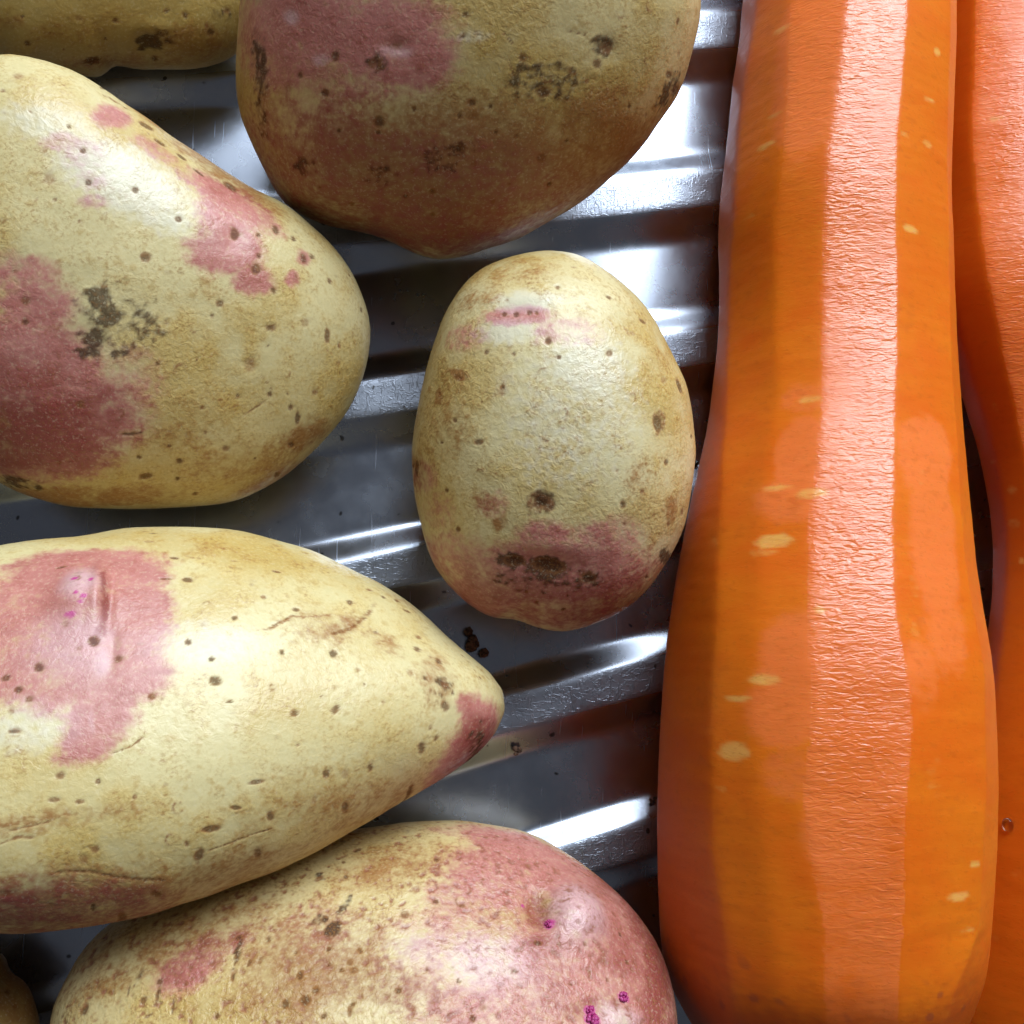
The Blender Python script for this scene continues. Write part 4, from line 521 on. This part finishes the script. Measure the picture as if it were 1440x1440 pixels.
    me = mesh_from('potato', p * MM, q, SKIN, {'skin': np.clip(col, .01, .9), 'skin_b': np.stack([rough, wrk * np.clip(.95 + 1.6 * lo + .9 * md, .15, 1.7), fleck * np.clip(.60 + 2.0 * md + .5 * m['r'] - .3 * m['w'], .05, 1)], 1)})
    nrm = normals(me)
    disp = lump * fbm(p * 0.07 + seed, seed, 2) + 0.08 * md + .03 * hi
    disp += -0.42 * m['e'] + 0.42 * m['b'] - 0.08 * m['s'] + 0.05 * m['o'] + 0.20 * dk * (hi + .3 * vf)
    if pit: disp -= .14 * pit * pt
    me.vertices.foreach_set('co', ((p + nrm * disp[:, None]) * MM).astype(np.float32).ravel()); me.update()
    o = add('potato', me, label, 'potato', 'potatoes on the draining board')
    o.matrix_world = Matrix.Translation(D['loc']) @ Matrix(D['M']).to_4x4()
    return o
build_potato('top', 150, 'big round potato with a pink patch and dirty brown lower half deepened by painted shade, at the top', 11, (0.62, 0.48, 0.215), (0.50, 0.335, 0.105))
build_potato('left', 150, 'large potato at the left with black dirt smear and dark red blotches', 23, (0.68, 0.56, 0.275), (0.57, 0.405, 0.14))
build_potato('small', 150, 'small egg-shaped potato with dark eye near its base, touching the carrot', 37, (0.69, 0.575, 0.30), (0.56, 0.405, 0.15), fleck=.5, wrk=.32)
build_potato('long', 175, 'long pale yellow potato with pink eye patch and pointed purplish tip', 41, (0.70, 0.585, 0.29), (0.62, 0.465, 0.18), fleck=.3, wrk=.20)
bottom = build_potato('bottom', 175, 'pitted pinkish potato with magenta sprout buds, at the bottom edge', 53, (0.66, 0.51, 0.235), (0.56, 0.39, 0.145), fleck=.6, wrk=.44, pit=1.0)
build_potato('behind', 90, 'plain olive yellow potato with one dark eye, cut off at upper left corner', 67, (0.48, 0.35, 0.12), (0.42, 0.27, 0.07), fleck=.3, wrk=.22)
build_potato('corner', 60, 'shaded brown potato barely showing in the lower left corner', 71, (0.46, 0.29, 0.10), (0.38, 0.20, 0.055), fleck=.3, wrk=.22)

# ---------------------------------------------------------------- sprout buds on the pitted potato
def surf(obj, x, y):
    ok, loc, nrm, _ = obj.ray_cast(Vector((x * MM, y * MM, 0.05)), Vector((0, 0, -1))); return loc, nrm
def bud_mesh(seed, size, mat):
    rng = random.Random(seed); V = []; Q = []
    d, q = cube_sphere(5)
    for k in range(24):                                # a cluster of tiny scale-like lobes
        a = rng.uniform(0, 6.28); rr = size * 0.62 * math.sqrt(rng.random()); s = size * rng.uniform(.14, .27)
        p = d * np.array([s, s, s * 1.15]) + np.array([rr * math.cos(a), rr * math.sin(a), size * (0.45 - 0.40 * rr / size)])
        p += 0.12 * s * noise(d * 2.5 + k, seed)[:, None] * d
        Q.append(q + sum(len(v) for v in V)); V.append(p)
    return mesh_from('sprout', np.concatenate(V) * MM, np.concatenate(Q), mat)
g = NT('sprout_bud'); nb = g.noise(g.coord(), 2.5, 3)
g.set(g.b.inputs['Base Color'], g.mix(g.ramp(nb, 0.35, 0.7), (0.34, 0.012, 0.12), (0.50, 0.09, 0.26))); g.b.inputs['Roughness'].default_value = 0.45
bpy.context.view_layer.update()
buds = [f for f in DATA['potatoes']['bottom']['feats'] if f[0] == 'g'][:4]
for k, (fx, size) in enumerate(zip(buds, (0.75, 0.95, 1.15, 0.9))):
    ok, loc, nrm, _ = bottom.ray_cast(Vector((fx[1] * MM, fx[2] * MM, 0.08)), Vector((0, 0, -1)))
    if ok:
        o = add('sprout', bud_mesh(k + 1, size, g.m), parent=bottom); o.location = loc
        o.rotation_euler = nrm.to_track_quat('Z', 'Y').to_euler()

# ---------------------------------------------------------------- carrots
def build_carrot(key, U, Vn, mat, label, seed, wetf, yelf, tip, side):
    D = DATA['carrots'][key]; st = np.array(D['st'])[::-1]
    y0, y1 = st[0, 1], st[-1, 1]
    # beyond the frame it runs on to the root tip
    x1, R1 = st[-1, 0], st[-1, 3]
    ext = np.array([[x1 + (x1 - st[-8, 0]) * k * 1.2, y1 + tip * k, (R1 * (1 - k) ** .8 + .6) * .94 + 2.1, R1 * (1 - k) ** .8 + .6] for k in (.2, .4, .6, .8, .95)])
    S = np.concatenate([st, ext])
    ya = np.concatenate([np.linspace(y0, y1, Vn), np.linspace(y1, y1 + tip * .95, 40)[1:]])
    kk = np.exp(-.5 * (np.arange(-14, 15) / 5.0) ** 2); kk /= kk.sum()
    def col(i):
        v = np.interp(ya, S[:, 1], S[:, i]); pad = np.pad(v, 14, mode='reflect', reflect_type='odd'); return np.convolve(pad, kk, 'valid')
    cx, cz, R = col(0), col(2), col(3)
    # crown end: cut flat with a rounded shoulder
    cap = [(0.10, 0.985), (0.45, 0.95), (0.85, 0.89), (1.15, 0.80), (1.3, 0.66), (1.35, 0.42), (1.36, 0.2), (1.36, 0.02)]
    ya = np.concatenate([[y0 - a for a, _ in cap][::-1], ya]); R = np.concatenate([[R[0] * b for _, b in cap][::-1], R])
    cx = np.concatenate([[cx[0]] * len(cap), cx]); cz = np.concatenate([[cz[0]] * len(cap), cz])
    s = np.linspace(0, 1, U, endpoint=False); w = s + 0.075 * np.sin(2 * np.pi * s) * -1     # denser around the camera side
    al = (115 + 360 * (w - 0.0)) % 360 - 65                # degrees, -65..295, seam underneath
    al = np.sort(al)
    B = [np.interp(ya, np.array(b)[::-1, 0], np.array(b)[::-1, 1]) + 1.6 * noise(np.stack([ya * .09, 0 * ya + i * 7.7, 0 * ya], 1), seed) + 0.9 * noise(np.stack([ya * .6, 0 * ya + i * 3.3, 0 * ya], 1), seed + 1) for i, b in enumerate(D['bounds'])]
    lo = [np.full_like(ya, a) for a in np.linspace(-125, B[0].mean() - 24, 4)]; hi = [np.full_like(ya, a) for a in np.linspace(B[-1].mean() + 32, 235 + 0, 3)]
    edges = np.array(lo + B + hi)                      # facet edge angles per row
    edges = np.concatenate([edges, edges[:1] + 360])
    rr = np.zeros((len(ya), U)); fac = np.zeros((len(ya), U), int); mid = np.zeros((len(ya), U))
    alx = np.where(al[None] < edges[0][:, None], al[None] + 360, al[None] + 0 * ya[:, None])
    for k in range(len(edges) - 1):
        a, b = edges[k][:, None], edges[k + 1][:, None]; m = (alx >= a) & (alx < b)
        half = (b - a) / 2; ch = np.cos(np.radians(half)) / np.cos(np.radians(alx - (a + b) / 2))
        rr = np.where(m, ch, rr); fac = np.where(m, k, fac); mid = np.where(m, (alx - (a + b) / 2) / half, mid)
    k5 = np.exp(-.5 * (np.arange(-6, 7) / 2.0) ** 2); k5 /= k5.sum()
    pad = np.concatenate([rr[:, -6:], rr, rr[:, :6]], 1); rr = np.stack([np.convolve(r_, k5, 'valid') for r_ in pad])
    rr = 0.30 + 0.70 * rr
    AL = np.radians(al)[None] + 0 * ya[:, None]; Y = ya[:, None] + 0 * AL
    rad = R[:, None] * rr
    P = np.stack([cx[:, None] + rad * np.cos(AL), Y, cz[:, None] + rad * np.sin(AL)], -1).reshape(-1, 3)
    disp = 0.28 * fbm(P * np.array([.06, .09, .06]) + seed, seed, 3) + 0.05 * fbm(P * np.array([.2, .9, .2]), seed + 3, 2)
    n0 = len(D['bounds']); f = (fac - len(lo)).ravel()  # facet left of bound i has index i
    wet = np.zeros(len(P)); yel = np.zeros(len(P)); tint = np.zeros(len(P)); dash = np.zeros(len(P)); crown_shade = np.zeros(len(P))
    for k, v in wetf.items(): wet[f == k] = v
    for k, v in yelf.items(): yel[f == k] = v
    yy, aa = P[:, 1], (alx.ravel()); rloc = rad.ravel()
    for (vy, va, ry, rx, sv), arr, soft in [(t, tint, 1) for t in D['tint']] + [(t, dash, 0) for t in D['dash']]:
        u = (aa - va) * np.pi / 180 * rloc / rx; v = (yy - vy) / ry; r = np.hypot(u, v)
        wv = (1 - (sstep(.5, 1.4, r) if soft else sstep(.45, 1.25, r))) * sv
        np.maximum(arr, wv, out=arr)
    md = fbm(P * np.array([.12, .20, .12]) + seed, seed + 4, 3); hi = fbm(P * np.array([.5, 1.3, .5]) + seed, seed + 5, 2); lo = noise(P * .05, seed + 6)
    tint = np.maximum(tint, 0.62 * (wet > .7))
    crown_shade = 1.15 * (1 - sstep(y0 - .5, y0 + 21, yy + 5 * md))  # crown end painted darker where it curves away from the light
    wet = wet * np.clip(0.95 + 1.0 * noise(np.stack([yy * .05, aa * .03, 0 * yy], 1), seed + 8), .35, 1.15) * sstep(y0 + 6, y0 + 30, yy)
    wet = np.where(f == 2, wet + (.5 * sstep(34, 62, yy + 10 * md) if n0 > 3 else 0), wet)
    wet = np.maximum(wet, .10)
    Lp = lambda a_, b_, t_: a_ + (np.asarray(b_) - a_) * t_[:, None]
    colr = Lp(np.tile((0.72, 0.130, 0.004), (len(P), 1)), (0.74, 0.165, 0.005), sstep(.1, .95, yel + 1.1 * md + .7 * lo))
    colr = Lp(colr, (0.58, 0.105, 0.004), side * (f >= n0 - 1))  # left-hand facets darkened in colour to paint in their shade
    colr = Lp(colr, (0.82, 0.185, 0.036), .85 * sstep(.25, .75, tint + .5 * md + .4 * hi) * sstep(0, .2, tint))
    colr = Lp(colr, (0.55, 0.100, 0.005), .38 * sstep(.08, .42, hi + .3 * md))
    colr = Lp(colr, (0.80, 0.42, 0.10), .80 * sstep(.2, 1.0, dash + .7 * hi + .5 * md) * sstep(.02, .2, dash))
    colr = Lp(colr, (0.46, 0.070, 0.004), .8 * sstep(.2, .9, crown_shade + .4 * hi))
    scab = sstep(.30, .40, noise(P * np.array([.35, .35, .35]), seed + 11)) * sstep(.1, .5, crown_shade); colr = Lp(colr, (0.30, 0.05, .02), .6 * scab)
    nrn = np.stack([np.cos(AL), 0 * AL, np.sin(AL)], -1).reshape(-1, 3)
    P = P + nrn * disp[:, None]
    nr = len(ya); i = np.arange(nr - 1)[:, None] * U + np.arange(U)[None]; j = np.arange(nr - 1)[:, None] * U + (np.arange(U)[None] + 1) % U
    q = np.stack([i, i + U, j + U, j], -1).reshape(-1, 4)
    me = mesh_from('carrot', P * MM, q, mat, {'flesh': np.clip(colr, .003, .9), 'flesh_b': np.stack([wet, np.clip(wet, .12, 1.1), 0 * crown_shade], 1)})
    return add('carrot', me, label, 'carrot', 'peeled carrots on the draining board')
flesh = carrot_flesh('carrot_flesh')
build_carrot('near', 420, 520, flesh, 'thick peeled orange carrot with flat glossy top strip, lying beside the small potato', 5,
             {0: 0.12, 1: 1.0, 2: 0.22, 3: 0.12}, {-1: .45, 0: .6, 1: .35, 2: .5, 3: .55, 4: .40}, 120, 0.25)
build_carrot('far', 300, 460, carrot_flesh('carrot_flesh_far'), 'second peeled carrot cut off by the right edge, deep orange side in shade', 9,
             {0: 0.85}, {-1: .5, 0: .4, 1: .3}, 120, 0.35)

# ---------------------------------------------------------------- crumbs of earth and water drops
g = NT('dry_earth'); nb = g.noise(g.coord(), 1.8, 4)
g.set(g.b.inputs['Base Color'], g.mix(g.ramp(nb, 0.35, 0.7), (0.08, 0.042, 0.028), (0.26, 0.14, 0.085))); g.b.inputs['Roughness'].default_value = 0.9
earth = g.m
def crumb(loc, size, seed, label):
    d, q = cube_sphere(9); rng = np.random.default_rng(seed); V = []; Q = []; n = 0
    for k in range(7):
        o = rng.normal(0, size * .38, 3) * np.array([1.2, .8, .35]); s = size * rng.uniform(.22, .5)
        p = d * s * (1 + 0.9 * fbm(d * 2.2 + k * 3 + seed, seed, 3))[:, None] + o; V.append(p); Q.append(q + n); n += len(p)
    P = np.concatenate(V); P[:, 2] -= P[:, 2].min()
    ob = add('earth_crumb', mesh_from('earth_crumb', P * MM, np.concatenate(Q), earth, smooth=False), label, 'soil crumb', 'crumbs of soil on the board')
    ob.location = Vector(loc) * MM
cr = DATA['crumbs']
crumb((cr[0][0] - 0.6, cr[0][1], 0.1), 1.9, 3, 'brown clod of soil beside the upper edge of the pointed potato tip')
crumb((cr[1][0], cr[1][1], 0.6), 0.95, 5, 'dark soil crumb on steel ridge edge just below the pointed potato tip')
crumb((cr[2][0], cr[2][1], 1.2), 0.6, 8, 'tiny dark crumb on bright steel ridge against the thick carrot')
g = NT('water'); g.b.inputs['Transmission Weight'].default_value = 1.0; g.b.inputs['IOR'].default_value = 1.33; g.b.inputs['Roughness'].default_value = 0.02
def drop(loc, nrm, r, label):
    d, q = cube_sphere(10); p = d * np.array([r, r * .9, r * .55]); p[:, :2] *= (1 + 0.08 * noise(d * 1.7, 2))[:, None]
    ob = add('water_drop', mesh_from('water_drop', p * MM, q, g.m), label, 'water drop', 'water drops'); ob.location = Vector(loc) * MM
    ob.rotation_euler = Vector(nrm).to_track_quat('Z', 'Y').to_euler()
vy, va = DATA['drop_carrot']; st = np.array(DATA['carrots']['far']['st'])[::-1]; gi = lambda i: np.interp(vy, st[:, 1], st[:, i])
ca, sa = math.cos(math.radians(va)), math.sin(math.radians(va))
drop((gi(0) + gi(3) * .99 * ca, vy, gi(2) + gi(3) * .99 * sa), (ca, 0, sa), 1.0, 'clear water drop on the dark side of the second carrot')
db = DATA['drop_board'][0]
drop((db[0], db[1], 0.55), (0, 0, 1), 0.7, 'clear water drop on steel in the gap between small potato and carrot')
